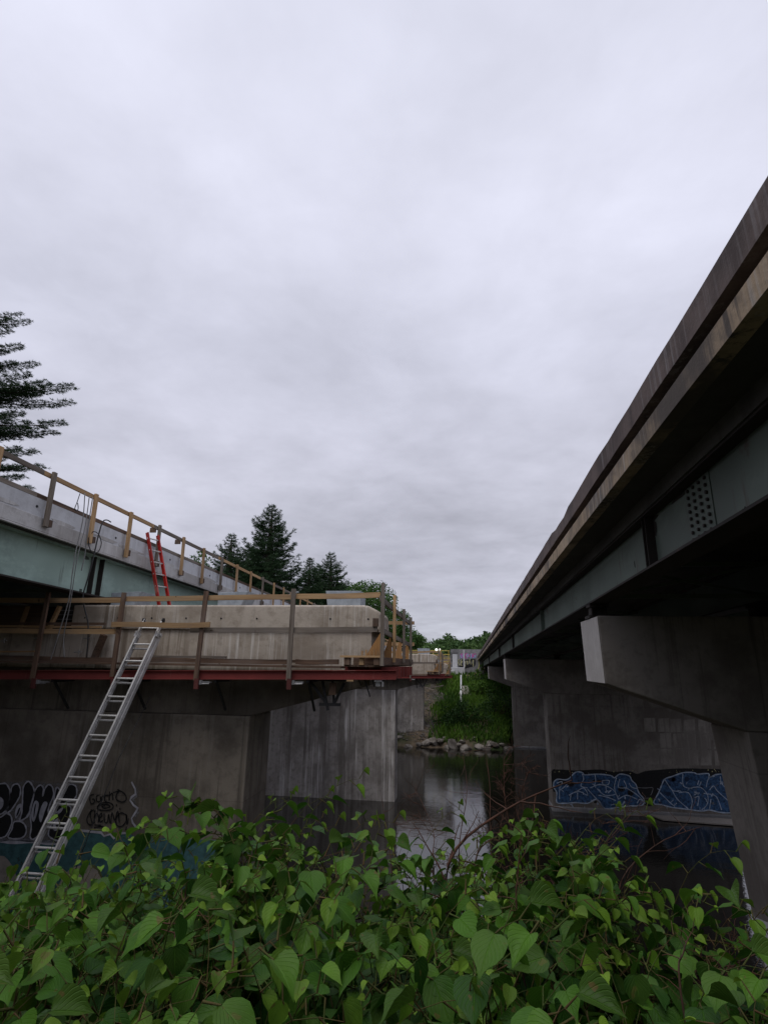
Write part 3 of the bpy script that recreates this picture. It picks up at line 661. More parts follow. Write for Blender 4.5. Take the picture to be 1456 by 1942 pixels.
# ------------------------------------------------------------------ work platforms round the left piers
def platform(k):
    dy = k*SP; dz = G*dy; q = random.Random(20+k); y0 = 9.55+dy
    labs = ['red steel work platform hung round the nearest left pier cap', 'red work platform on the second left pier, seen behind the near one', 'farthest small red work platform above the grassy bank']
    p = empty('work_platform', (-1.2, y0, -.2+dz), labs[k], 'work platform', 'work platforms on the left piers')
    def tz(X): return dz-.205+.018*(X+1.2)
    XL = -12.
    def chan(a, b, y, h):
        m = MB(); m.bar((a, y+.02, tz(a)), (b, y+.02, tz(b)), .012, h); m.bar((a, y+.015, tz(a)+h/2-.006), (b, y+.015, tz(b)+h/2-.006), .075, .013); m.bar((a, y+.015, tz(a)-h/2+.006), (b, y+.015, tz(b)-h/2+.006), .075, .013); return m
    chan(XL, -6.33, y0+.03, .16).build('channel_beam', 'steel_red', p); chan(-6.32, -1.15, y0+.03, .155).build('channel_beam', 'steel_red', p)
    for i in range(6):
        y = y0+.30+i*.56; BX(-2.1, -1.16, y, y+.07, -.27+dz, -.085+dz).build('joist', 'steel_red', p)
    # deck boards in front of the cap and along the end
    for i in range(4):
        y = y0+.05+i*.155; BX(XL, -2.12, y, y+.150, -.115+dz, -.078+dz).build('deck_board', 'wood_brown_x', p)
    for i in range(3):
        x = -2.06+i*.21; BX(x, x+.2, y0+.02, y0+6.1, -.083+dz, -.05+dz).build('deck_board', 'wood_brown_y', p)
    BX(-1.425, -1.395, y0+.09, y0+6.0, -.055+dz, .085+dz).build('toe_board', 'wood_brown_y', p)
    # timber box frame on the outer corner
    BX(-2.05, -1.95, y0-.02, y0+.09, -.05+dz, .07+dz).build('corner_block', 'wood_brown_z', p); BX(-1.53, -1.42, y0-.02, y0+.09, -.05+dz, .07+dz).build('corner_block', 'wood_brown_z', p)
    BX(-1.79, -1.71, y0+.0, y0+.09, -.05+dz, .07+dz).build('corner_block', 'wood_fresh_z', p)
    MB().bar((-2.12, y0+.02, .088+dz), (-1.40, y0+.02, .092+dz), .13, .034).build('top_plank', 'wood_fresh_x', p)
    BX(-1.95, -1.5, y0+.3, y0+.32, -.05+dz, .075+dz).build('back_panel', 'wood_brown_x', p)
    # plywood gussets that brace the end posts
    for i, y in enumerate((9.75, 11.08, 12.9, 14.65)):
        y += dy; w = (.31, .2, .2, .22)[i]; MB().prism([(-1.43-w, y+.05, .075+dz), (-1.43, y+.05, .075+dz), (-1.43, y+.05, .50+dz), (-1.47, y+.05, .50+dz)], (0, .02, 0)).build('gusset', 'plywood', p)
        if i == 0:
            for j in range(5): BX(-1.78+j*.07, -1.755+j*.07, y-.06, y-.03, .108+dz, .19+dz+.02*(j % 2)).build('wood_offcut', 'wood_fresh_z', p)
    # steel hanger brackets below the beam
    brk = [-10.4, -7.9, -6.3, -4.7, -3.0]
    for X in brk:
        z = tz(X)-.08
        m = MB().box(X-.04, X+.04, y0-.075, y0-.02, z-.16, z+.02)
        m.build('post_socket', 'steel_red_dark', p)
        m = MB().box(X+.06, X+.24, y0-.05, y0+.06, z-.055, z-.03); m.tube([(X+.08, y0-.04, z-.07), (X+.23, y0-.04, z-.065)], .012, 6); m.box(X+.05, X+.09, y0-.06, y0+.0, z-.08, z-.01); m.build('clamp', 'galvanised', p)
        m = MB(); m.bar((X+.3, y0+.1, z-.03), (X+.3, y0+.60, z-.55), .035, .035); m.bar((X+.3, y0+.60, z-.03), (X+.3, y0+.60, z-.65), .035, .035); m.bar((X+.3, y0+.04, z-.02), (X+.3, y0+.62, z-.02), .05, .05); m.build('bracket', 'steel_dark', p)
    m = MB(); a = Vector((-2.72, y0+.25, -.33+dz)); b = Vector((-2.4, y0+.3, -.73+dz)); c = Vector((-2.1, y0+.3, -.36+dz)); d = Vector((-2.5, y0+.3, -.33+dz))
    m.bar(a, b, .045, .045); m.bar(c, b+Vector((.12, 0, 0)), .045, .045); m.bar(d, b+Vector((.02, 0, -.1)), .04, .04); m.bar(b-Vector((.14, 0, 0)), b+Vector((.24, 0, 0)), .05, .05); m.bar(d+Vector((.18, .02, 0)), b+Vector((.12, .02, .02)), .035, .035)
    m.box(-2.74, -2.08, y0+.2, y0+.34, -.335+dz, -.285+dz); m.build('bracket', 'steel_dark', p)
    if k == 0:
        BX(-2.34, -2.22, y0+.16, y0+.19, -.56, -.36).build('strap', 'wood_brown_z', p)
        MB().tube([(-1.72, y0+.2, -.30), (-1.62, y0+.2, -.58)], .012, 5).tube([(-1.60, y0+.3, -.30), (-1.56, y0+.3, -.42)], .01, 5).tube([(-1.85, y0+.3, -.3), (-1.80, y0+.3, -.4)], .01, 5).build('loose_rebar', 'steel_dark', p)
        m = BX(-1.52, -1.36, y0+.02, y0+.12, -.32, -.30); m.box(-1.39, -1.36, y0+.02, y0+.12, -.4, -.3); m.box(-1.5, -1.42, y0+.05, y0+.08, -.4, -.32); m.build('clamp', 'galvanised', p)
        BX(-2.0, -1.88, y0+.0, y0+.08, -.325, -.30).build('packer', 'wood_fresh_x', p)
        q2 = random.Random(9)   # dried mortar drips on the red channel
    # railing
    rlab = ['weathered timber railing round the nearest left pier platform', 'timber railing on the platform of the second left pier', 'timber railing on the farthest left platform']
    r_ = empty('timber_railing', (-1.386, y0, dz), rlab[k], 'railing', 'timber railings on the work platforms')
    yp = y0-.045
    posts = [(-10.4, -.36, 1.2, 'wood_grey_z', .03), (-7.93, -.40, 1.21, 'wood_brown_z', .02), (-6.345, -.33, 1.20, 'wood_brown_z', .0), (-4.695, -.36, 1.225, 'wood_brown_z', .03), (-3.02, -.33, 1.26, 'wood_grey_z', .0)]
    for X, a, b, mt, ln in posts:
        MB().bar((X-ln, yp, a+dz), (X, yp, b+dz), .05, .076, (1, 0, 0)).build('post', mt, r_)
    MB().bar((-1.386, yp+.02, -.06+dz), (-1.386, yp+.02, 1.36+dz), .088, .06, (1, 0, 0)).build('post', 'wood_grey_z', r_)
    for y, zt in ((11.08, 1.33), (12.9, 1.22), (14.65, 1.17)):
        MB().bar((-1.37, y+dy, .0+dz), (-1.37, y+dy, zt+dz), .088, .055, (1, 0, 0)).build('post', 'wood_fresh_z' if y < 12 else 'wood_grey_z', r_)
    def rail(Xa, Xb, za, zb_, y, mt, h=.092, nm='rail', w=.038): MB().strip((Xa, y, za+dz), (Xb, y, zb_+dz), w, h, int(Xa*97+za*31)+k).build(nm, mt, r_)
    rail(XL, -6.42, 1.065, 1.06, yp+.052, 'wood_fresh_x', nm='top_rail'); rail(-6.33, -3.05, 1.085, 1.12, yp+.052, 'wood_fresh_x', nm='top_rail'); rail(-3.04, -1.44, 1.13, 1.155, yp+.052, 'wood_fresh_x', nm='top_rail')
    rail(XL, -6.42, .485, .475, yp+.05, 'wood_fresh_x', nm='mid_rail'); rail(-6.47, -4.54, .60, .61, yp-.047, 'wood_fresh_x', nm='mid_rail'); rail(-4.95, -1.48, .515, .555, yp+.05, 'wood_grey_x', .09, 'mid_rail')
    rail(XL, -6.9, .625, .64, yp+.38, 'wood_brown_x', .05, 'mid_rail'); rail(XL, -6.95, .57, .575, yp+.34, 'wood_fresh_x', .04, 'mid_rail')
    for za, zb_ in ((1.09, 1.03), (.55, .46)): MB().bar((-1.43, y0-.05, za+dz), (-1.43, y0+5.4, zb_+dz), .04, .09).build('side_rail', 'wood_grey_y', r_)
    MB().bar((-2.6, y0+5.35, 1.04+dz), (-1.3, y0+5.35, 1.04+dz), .04, .09).build('rail', 'wood_fresh_x', r_)
    MB().bar((-2.6, y0+5.35, .48+dz), (-1.3, y0+5.35, .48+dz), .04, .09).build('rail', 'wood_fresh_x', r_)
    BX(-1.56, -1.46, yp, yp+.05, .60+dz, .74+dz).build('splice_block', 'wood_brown_z', r_)
    return p, r_
for k in range(3): platform(k)
for i, (x, z) in enumerate([(-8.55, .36), (-7.45, .37), (-9.3, .3), (-7.6, .1)]):
    MB().tube([(x-.1, 10.19, z), (x+.12, 10.1, z+.01)], .011, 6).tube([(x+.05, 10.12, z-.04), (x+.05, 10.12, z+.05)], .012, 6).build('form_tie', 'galvanised', PL[0][0])
m = MB()
for i in range(9):
    X = -7.6+i*.73; m.tube([(X, 10.211, .78), (X, 10.204, .78)], .018, 8)
m.build('form_tie_holes', 'rubber', PL[0][0])
# loose timbers lying on the near platform
def plank(a, b, w, h, mt, label, cat='plank', name='plank'):
    m = MB().strip(a, b, w, h, int(a[0]*50+b[2]*100), .012); o = m.build(name, mt, None, loc=tuple(Vector(a))); return tag(o, label, cat)
plank((-9.6, 9.78, -.03), (-6.55, 9.78, -.035), .09, .085, 'wood_brown_x', 'wet brown plank lying on the platform left of the aluminium ladder')
plank((-6.35, 9.8, -.03), (-3.15, 9.8, -.02), .09, .09, 'wood_brown_x', 'dark rough plank lying on the platform right of the ladder')
plank((-6.3, 9.72, -.085), (-3.2, 9.72, -.075), .06, .022, 'wood_grey_x', 'thin pale board under the dark plank right of the ladder')
plank((-2.98, 9.76, -.012), (-2.2, 9.76, -.005), .08, .085, 'wood_brown_x', 'short dark timber lying beside the box frame on the platform edge')
plank((-4.9, 9.95, .0), (-2.3, 9.95, .0), .09, .05, 'wood_brown_x', 'narrow timber lying close against the pier cap')
plank((-8.05, 10.0, 1.13), (-6.65, 9.95, 1.15), .09, .03, 'wood_brown_x', 'loose brown board lying above the top rail under the left girder')
plank((-7.22, 10.15, -.06), (-7.06, 10.12, .44), .1, .1, 'wood_brown_x', 'short brown prop standing on the platform left of the ladder', 'timber prop', 'timber_prop')
plank((-8.3, 10.1, .47), (-8.12, 10.1, 1.0), .08, .06, 'wood_fresh_x', 'pale timber stud standing between the rails at left', 'timber stud', 'timber_stud')
plank((-8.95, 10.1, .47), (-8.84, 10.1, 1.0), .08, .05, 'wood_fresh_x', 'brown timber stud left of the first railing post', 'timber stud', 'timber_stud')
fo = empty('formwork', (-9, 10.1, .45), 'brown plywood formwork panels left on the pier cap at far left', 'formwork')
BX(-11.9, -8.5, 10.16, 10.19, .57, 1.02).build('panel', 'wood_brown_x', fo); 
for X in (-11.3, -10.6, -9.75): BX(X, X+.05, 10.08, 10.155, .5, 1.03).build('stud', 'wood_brown_z', fo)
MB().bar((-11.9, 10.12, .52), (-8.3, 10.12, .52), .05, .06).build('waler', 'wood_brown_x', fo)
rb = empty('rebar_cage', (-8.1, 10.3, .56), 'grey rebar lattice sticking out beside the concrete cap block', 'rebar')
m = MB()
for z in (.66, .75, .84, .93): m.tube([(-8.25, 10.25, z), (-7.9, 10.25, z)], .009, 5)
m.build('bars', 'rope_grey', rb); m = MB()
for x in (-8.2, -8.07, -7.95): m.tube([(x, 10.27, .56), (x, 10.27, 1.08)], .009, 5)
m.build('stirrups', 'steel_rust', rb)

# ------------------------------------------------------------------ ladders
def ladder(name, label, top, bot, wid, wdir, rungs, sp, first, mat, off2=None, lip=.0, rung_mat=None, tips=True, rw=.07):
    top = Vector(top); bot = Vector(bot); ax = (bot-top).normalized(); wd = Vector(wdir).normalized(); nrm = ax.cross(wd).normalized()
    if nrm.y > 0: nrm = -nrm
    root = empty(name, bot, label, 'ladder')
    def section(t0, t1, off, half, nr, f0, nm):
        L = (bot-top).length
        for s_ in (-1, 1):
            a = top+ax*t0+wd*half*s_+nrm*off; b = top+ax*t1+wd*half*s_+nrm*off
            m = MB(); m.bar(a, b, .006, rw, nrm); e_ = rw/2-.003; m.bar(a+nrm*e_-wd*s_*.012, b+nrm*e_-wd*s_*.012, .030, .006, nrm); m.bar(a-nrm*e_-wd*s_*.012, b-nrm*e_-wd*s_*.012, .030, .006, nrm)
            m.build('side_rail', mat, root)
        for i in range(nr):
            c = top+ax*(f0+i*sp)+nrm*off; m = MB(); m.tube([c-wd*(half+.004), c+wd*(half+.004)], .0165, 8); m.build('rung', rung_mat or mat, root)
    L = (bot-top).length
    section(0 if not off2 else 0, L*(1 if not off2 else .93), 0, wid/2, rungs, first, 'fly')
    if off2:
        section(.30, L+.12, -off2, wid/2+.028, rungs-1, first+.3245+.055, 'base')
        for t in (.30,):
            for s_ in (-1, 1):
                c = top+ax*t+wd*(wid/2+.01)*s_-nrm*.03; m = MB(); m.bar(c-ax*.05, c+ax*.05, .05, .13, nrm); m.tube([c+wd*s_*.03-nrm*.02, c+wd*s_*.055-nrm*.02], .03, 8); m.build('guide_bracket', mat, root)
        for s_ in (-1, 1):
            c = top+wd*wid/2*s_; m = MB(); m.tube([c-wd*.016+ax*.02, c+wd*.012+ax*.02], .046, 12); m.build('rubber_cap', 'rubber', root)
            c = top+ax*(L*.93)+wd*wid/2*s_; m = MB(); m.bar(c-ax*.06, c+ax*.03, .05, .09, nrm); m.build('foot', 'rubber', root)
            c = bot+ax*.12+wd*(wid/2+.028)*s_-nrm*off2; m = MB(); m.bar(c-ax*.08, c+ax*.02, .05, .11, nrm); m.build('foot', 'rubber', root)
    return root
# direction of the aluminium ladder from surveyed rungs; spacing .325
ltop = Vector((-5.833, 9.5, .252)); lax = Vector((-.387, -1.2, -2.997)).normalized()
ladder('extension_ladder', 'tall aluminium extension ladder leaning on the near platform railing', ltop-lax*.50, ltop+lax*4.25, .39, (1, .02, .0), 13, .3245, .50-.3245, 'aluminium', .085)
# cord hanging down behind the ladder
rc = MB().tube([ltop+Vector((.22, .12, -.9)), Vector((-5.62, 8.9, -1.6)), Vector((-5.72, 8.55, -2.6)), Vector((-5.85, 8.3, -3.6))], .007, 5); tag(rc.build('ladder_rope', 'rubber', None, loc=(-5.8, 8.4, -3.2), smooth=True), 'thin dark cord hanging beside the aluminium ladder', 'rope')
ladder('fibreglass_ladder', 'red fibreglass ladder leaning against the left bridge parapet', (-7.44, 11.93, 2.93), (-6.60, 12.0, .12), .33, (.35, 1, 0), 9, .30, .14, 'fibreglass_red', None, rung_mat='aluminium', rw=.085)

plank((-9.3, 9.7, .055), (-8.1, 9.66, .10), .10, .03, 'wood_fresh_x', 'short pale offcut propped on the platform at the left edge')
plank((-5.9, 10.0, .04), (-4.4, 9.98, .045), .07, .04, 'wood_grey_x', 'grey batten lying on the platform behind the ladder rails')
cord('wire', [(-8.0, 9.6, .55), (-8.02, 9.58, .3), (-7.95, 9.6, .1), (-7.97, 9.65, -.03)], .006, 'rope_grey', 'thin bent tie wire hanging left of the ropes by the pier cap', 'wire') if False else None
# ropes and hoses on the left bridge
def cord(name, pts, r, mat, label, cat, n=6):
    P_ = smooth(pts, False, 6); m = MB().tube(P_, r, n); return tag(m.build(name, mat, None, loc=tuple(P_[0]), smooth=True), label, cat)
cord('rope', [(-7.36, 9.30, 3.14), (-7.33, 9.33, 2.6), (-7.30, 9.25, 2.0), (-7.27, 9.22, 1.5), (-7.3, 9.28, 1.05), (-7.5, 9.4, .3), (-7.6, 9.45, -.05)], .010, 'rope_grey', 'grey rope hanging from the second railing post down to the platform', 'rope')
cord('rope', [(-7.345, 9.42, 3.12), (-7.31, 9.40, 2.5), (-7.29, 9.33, 2.1), (-7.28, 9.29, 1.7), (-7.32, 9.36, 1.0), (-7.45, 9.5, .4), (-7.36, 9.5, .0)], .009, 'rope_grey', 'second grey rope hanging close beside the first one', 'rope')
cord('rope', [(-7.33, 9.50, 3.12), (-7.3, 9.48, 2.3), (-7.29, 9.5, 1.95), (-7.28, 9.46, 1.62)], .010, 'rope_grey', 'short pale rope ending in a knot over the green girder', 'rope')
cord('rope_loop', [(-7.37, 9.18, 3.10), (-7.36, 9.13, 2.9), (-7.36, 9.10, 2.78), (-7.36, 9.15, 2.73), (-7.36, 9.19, 2.79), (-7.36, 9.15, 2.90)], .008, 'rubber', 'small dark rope loop dangling below the top rail', 'rope')
cord('cable', [(-7.29, 10.12, 2.76), (-7.3, 9.98, 2.77), (-7.31, 9.88, 2.68), (-7.30, 9.80, 2.3), (-7.28, 9.74, 1.9), (-7.28, 9.68, 1.5), (-7.30, 9.66, 1.1), (-7.1, 9.66, .6), (-7.05, 9.7, .0)], .013, 'steel_dark', 'dark hooked cable hanging over the parapet beside the ropes', 'cable')
cord('cable_coil', [(-7.38, 9.66, 2.33), (-7.36, 9.72, 2.46), (-7.36, 9.9, 2.44), (-7.36, 10.02, 2.28), (-7.36, 9.97, 2.1), (-7.36, 9.8, 2.04), (-7.36, 9.66, 2.16), (-7.37, 9.63, 2.32)], .009, 'rubber', 'round coil of black cable hanging on the parapet', 'cable')

# ------------------------------------------------------------------ far bank
gw = empty('abutment_wall', (0, 76, -1.5), 'grey concrete abutment wall with pink and blue graffiti on the far bank', 'wall')
BX(-1.75, 2.6, 76.0, 77.0, -2.5, 1.86).build('wall_face', 'concrete_wall', gw)
m = BX(-1.5, -.85, 75.90, 75.99, -.5, 1.2); m.box(-.05, .12, 75.9, 75.99, -.5, 1.8); m.build('pilaster', 'concrete_pale', gw)
m = MB()
for i in range(5): m.box(-1.66+i*.2, -1.62+i*.2, 75.93, 75.98, .2, 1.5)
for z in (.4, .8, 1.2): m.box(-1.7, -.86, 75.95, 75.985, z, z+.05)
m.build('formwork_grid', 'steel_dark', gw)
def Z3(pts): return [(770+x/7.663, 1190+y/7.663) for x, y in pts]
g = Paint(75.995, gw)
g.fill(Z3([(780, 380), (850, 370), (960, 360), (1015, 390), (1012, 440), (930, 440), (850, 462), (800, 440)]), 'paint_grey', 0)
q_ = random.Random(11)
for i in range(26):
    x = 790+i*8.6; mt = ('paint_pink', 'paint_sky', 'paint_pink', 'paint_white')[i % 4]
    g.line(Z3([(x, q_.uniform(375, 410)), (x+q_.uniform(-12, 12), q_.uniform(400, 430)), (x+q_.uniform(-6, 16), q_.uniform(420, 455))]), 1.7, mt, 1+i % 3)
g.fill(Z3([(755, 480), (800, 465), (850, 470), (960, 460), (1005, 470), (1000, 560), (930, 580), (850, 600), (770, 575)]), 'paint_black', 0)
for i in range(22):
    x = 765+i*10.6; g.line(Z3([(x, q_.uniform(460, 500)), (x+q_.uniform(-10, 10), q_.uniform(490, 540)), (x+q_.uniform(-6, 12), q_.uniform(520, 575))]), 1.2, ('paint_cream', 'paint_mist', 'paint_grey', 'paint_cream')[i % 4], 1+i % 3)
g.done()
bk = empty('concrete_block', (-.8, 75.3, -1.5), 'pale concrete block in front of the graffiti wall', 'block')
BX(-1.72, .12, 75.1, 75.85, -2.2, -.5).build('block_body', 'concrete_pale', bk, bevel=.04); BX(-1.8, -1.2, 75.0, 75.9, -2.2, -.9).build('block_step', 'concrete_pale', bk, bevel=.03)
# side abutments that carry the two decks
for nm, a, b, lb in (('abutment', 2.8, 15, 'dark abutment under the far end of the right bridge'), ('abutment', -19, -3.2, 'grey abutment under the far end of the left bridge')):
    o = empty(nm, ((a+b)/2, 76.3, -2), lb, 'abutment'); BX(a, b, 76.3, 78, -3, -.6).build('bearing_seat', 'concrete_soffit' if a > 0 else 'concrete_wall', o); BX(a, b, 77.3, 78, -.6, .45).build('back_wall', 'concrete_soffit' if a > 0 else 'concrete_wall', o)
for nm, a, b, lb in (('near_abutment', 1.9, 15, 'concrete abutment at the near end of the right bridge'), ('near_abutment', -19, -7.4, 'concrete abutment at the near end of the left bridge')):
    o = empty(nm, ((a+b)/2, -7, -3), lb, 'abutment'); BX(a, b, -7.5, -6.3, -4, 1.25).build('bearing_seat', 'concrete_shaft', o)
# yellow railings by the far abutment
yr = empty('yellow_railing', (-3, 70, -1), 'yellow pipe railing on the far bank beside the abutment', 'railing')
for i in range(6): X = -6.6+i*.95; MB().tube([(X, 70, -1.7), (X, 70, 1.55)], .045, 6).build('post', 'yellow_paint', yr)
for z in (1.5, 1.05, .6, .2): MB().tube([(-6.8, 70, z), (-1.7, 70, z)], .04, 6).build('rail', 'yellow_paint', yr)
for i, X in enumerate((-3.32, -2.95)):
    o = empty('work_light', (X, 69.3, -1.6), ['left of two round white work lights beside the yellow railing', 'right of two round white work lights beside the yellow railing'][i], 'lamp', 'white work lights')
    MB().tube([(X, 69.3, -1.9), (X, 69.3, 1.5)], .03, 6).build('stand', 'steel_dark', o)
    m = MB(); m.tube([(X, 69.3-.10*cos(t), 1.6) for t in (0, .6, 1.2, 1.57, 2.2, 3.0)], [.02+.13*sin(t) for t in (.1, .7, 1.2, 1.57, 2.3, 3.0)], 10); m.build('lamp_head', 'lamp', o, smooth=True)
# timber and plates by the far platforms
MBx = BX(-6.0, -2.2, 68.5, 69.2, -1.8, .1); tag(MBx.build('concrete_stack', 'concrete_pale', None, loc=(-4, 69, -1.8), bevel=.03), 'long pale concrete slab lying beyond the farthest left pier', 'slab')
wp = MB().tube([(-.42, 61.0, -4.9), (-.40, 65, -3.3), (-.374, 69.8, -1.42)], .095, 8); tag(wp.build('drain_pipe', 'white_plastic', None, loc=(-.4, 62, -4.7), smooth=True), 'thin white drain pipe running down the grassy bank', 'pipe')
cord('garden_hose', [(-.45, 60.5, -5.0), (-.2, 57.5, -5.55), (-.05, 55.5, -6.2), (-.6, 54, -6.9), (-1.0, 53.2, -7.35)], .035, 'rope_grey', 'pale hose trailing over the rocks into the river', 'hose')
bp = MB().prism([(-.6, 65.2, -3.35), (.75, 65.0, -3.42), (.35, 66.6, -2.55), (-.35, 66.7, -2.6)], (0, .03, .08)); tag(bp.build('board', 'paint_beige', None, loc=(0, 66, -3.3)), 'tan plywood board lying on the grassy bank beside the white pipe', 'board')
cord('hose', [(1.9, 74.5, 1.0), (1.95, 74.2, -.3), (1.5, 73.5, -1.2), (.6, 73.2, -1.45), (-.4, 73, -1.45)], .06, 'hose_yellow', 'yellow hose curving down beside the graffiti wall', 'hose')
for i, (x, y) in enumerate(((.35, 70.3), (1.9, 70.2))):
    tag(BX(x-.03, x+.03, y-.03, y+.03, gh(x, y)-.2, gh(x, y)+.75).build('stake', 'wood_grey_z', None, loc=(x, y, gh(x, y))), ['wooden stake right of the white pipe on the bank top', 'wooden stake nearest the right bridge on the bank top'][i], 'stake')
sf = MB()
pts = [(-2.6+i*.5, 69.9+.1*sin(i*2.1)) for i in range(15)]
for (a, b), (c, d) in zip(pts, pts[1:]): sf.bar((a, b, gh(a, b)+.12), (c, d, gh(c, d)+.12), .03, .4)
tag(sf.build('silt_fence', 'rubber', None, loc=(0, 70, -1.9)), 'low black silt fence across the top of the grassy bank', 'fence')
for i, (a, b) in enumerate((((-5.0, 66, -2.6), (-3.4, 65, -3.0)), ((-4.6, 65.2, -2.9), (-2.4, 66.6, -2.5)))):
    plank(a, b, .12, .1, 'wood_grey_x', ['loose timber lying on the brown slope under the far platform', 'second timber crossing the brown slope under the far platform'][i])

ls = empty('lumber_stack', (-2.6, 68, -1.6), 'stack of brown boards on the bank top right of the farthest platform', 'lumber')
for i in range(5): MB().strip((-3.4+.1*i, 67.6+.1*(i % 2), -1.55+.17*i), (-1.75-.12*i, 67.5, -1.5+.17*i), .5, .09, i, .02).build('board', ('wood_brown_x', 'wood_grey_x', 'wood_fresh_x')[i % 3], ls)
def rubble():
    q = random.Random(31); m = MB()
    for i in range(1500):
        x = q.uniform(-6.5, -2.3); y = q.uniform(53.8, 70); z = gh(x, y); r_ = q.uniform(.04, .15)*(1.6 if q.random() < .1 else 1); k = len(m.v)
        for d in ((1, 0, 0), (-1, 0, 0), (0, 1, 0), (0, -1, 0), (0, 0, 1), (0, 0, -1)): m.v.append((x+d[0]*r_*q.uniform(.6, 1.3), y+d[1]*r_*q.uniform(.6, 1.3), z+d[2]*r_*q.uniform(.5, 1)))
        m.f += [tuple(k+j for j in t) for t in ((0, 2, 4), (2, 1, 4), (1, 3, 4), (3, 0, 4), (2, 0, 5), (1, 2, 5), (3, 1, 5), (0, 3, 5))]
    tag(m.build('rubble', 'rock'), 'brown clods and stones on the bare slope behind the left piers', 'rubble', kind='stuff')
rubble()
# flat ledge slab at the foot of the second right pier
ld = MB().prism([(9.6, 31.6, WATER+.03), (13.4, 31.2, WATER+.03), (14.5, 32.5, WATER+.03), (9.2, 32.5, WATER+.03)], (0, 0, .06)); tag(ld.build('ledge_slab', 'paint_beige', None, loc=(11, 32, WATER)), 'tan slab just clear of the water at the foot of the blue graffiti pier', 'slab')

# boulders
def boulder(name, c, s, seed):
    q = random.Random(seed); import bmesh
    bm = bmesh.new(); bmesh.ops.create_icosphere(bm, subdivisions=2, radius=1)
    pl = [(Vector((q.uniform(-1, 1), q.uniform(-1, 1), q.uniform(-.6, 1))).normalized(), q.uniform(.42, .8)) for _ in range(11)]
    for v in bm.verts:
        for n_, d in pl:
            e = v.co.dot(n_)-d
            if e > 0: v.co -= n_*e
        v.co.x *= s[0]; v.co.y *= s[1]; v.co.z *= s[2]
    me = bpy.data.meshes.new(name); bm.to_mesh(me); bm.free(); me.materials.append(MATS['rock'])
    o = bpy.data.objects.new(name, me); o.location = c; o.rotation_euler[2] = q.uniform(0, 6); COL.objects.link(o); return o
named = {3: 'large flat pale boulder at the left end of the bank, by the farthest left pier', 9: 'big rounded boulder where the hose crosses the rocks', 15: 'largest tan boulder near the right end of the rocky waterline', 18: 'bright angular boulder at the water edge left of the right bridge pier', 6: 'pale boulder in the middle left of the rocky waterline'}
xs_ = [-5.2, -4.3, -3.6, -2.9, -2.5, -1.9, -1.2, -1.5, -.8, .1, -.3, .7, 1.2, 1.6, 2.0, 2.6, 2.2, 3.2, 3.6, 3.9, 4.4, 4.9, 5.6, 6.4, 7.2, -6.2, -7.1, 8.2, 9.1]
for i, x in enumerate(xs_):
    if x > 4.0: continue
    q = random.Random(100+i); y = 52.75+q.uniform(-.3, .7)+(i % 3)*.4; big = i in named
    w = q.uniform(.34, .72)*(1.5 if big else 1); o = boulder('boulder', (x, y, max(WATER-.05, gh(x, y))+.08+(.1 if big else 0)), (w*q.uniform(.9, 1.3), w*.8, w*q.uniform(.45, .7)), 50+i)
    tag(o, named.get(i, 'grey boulder in the row of rocks along the far waterline'), 'boulder', 'rocks along the far waterline')

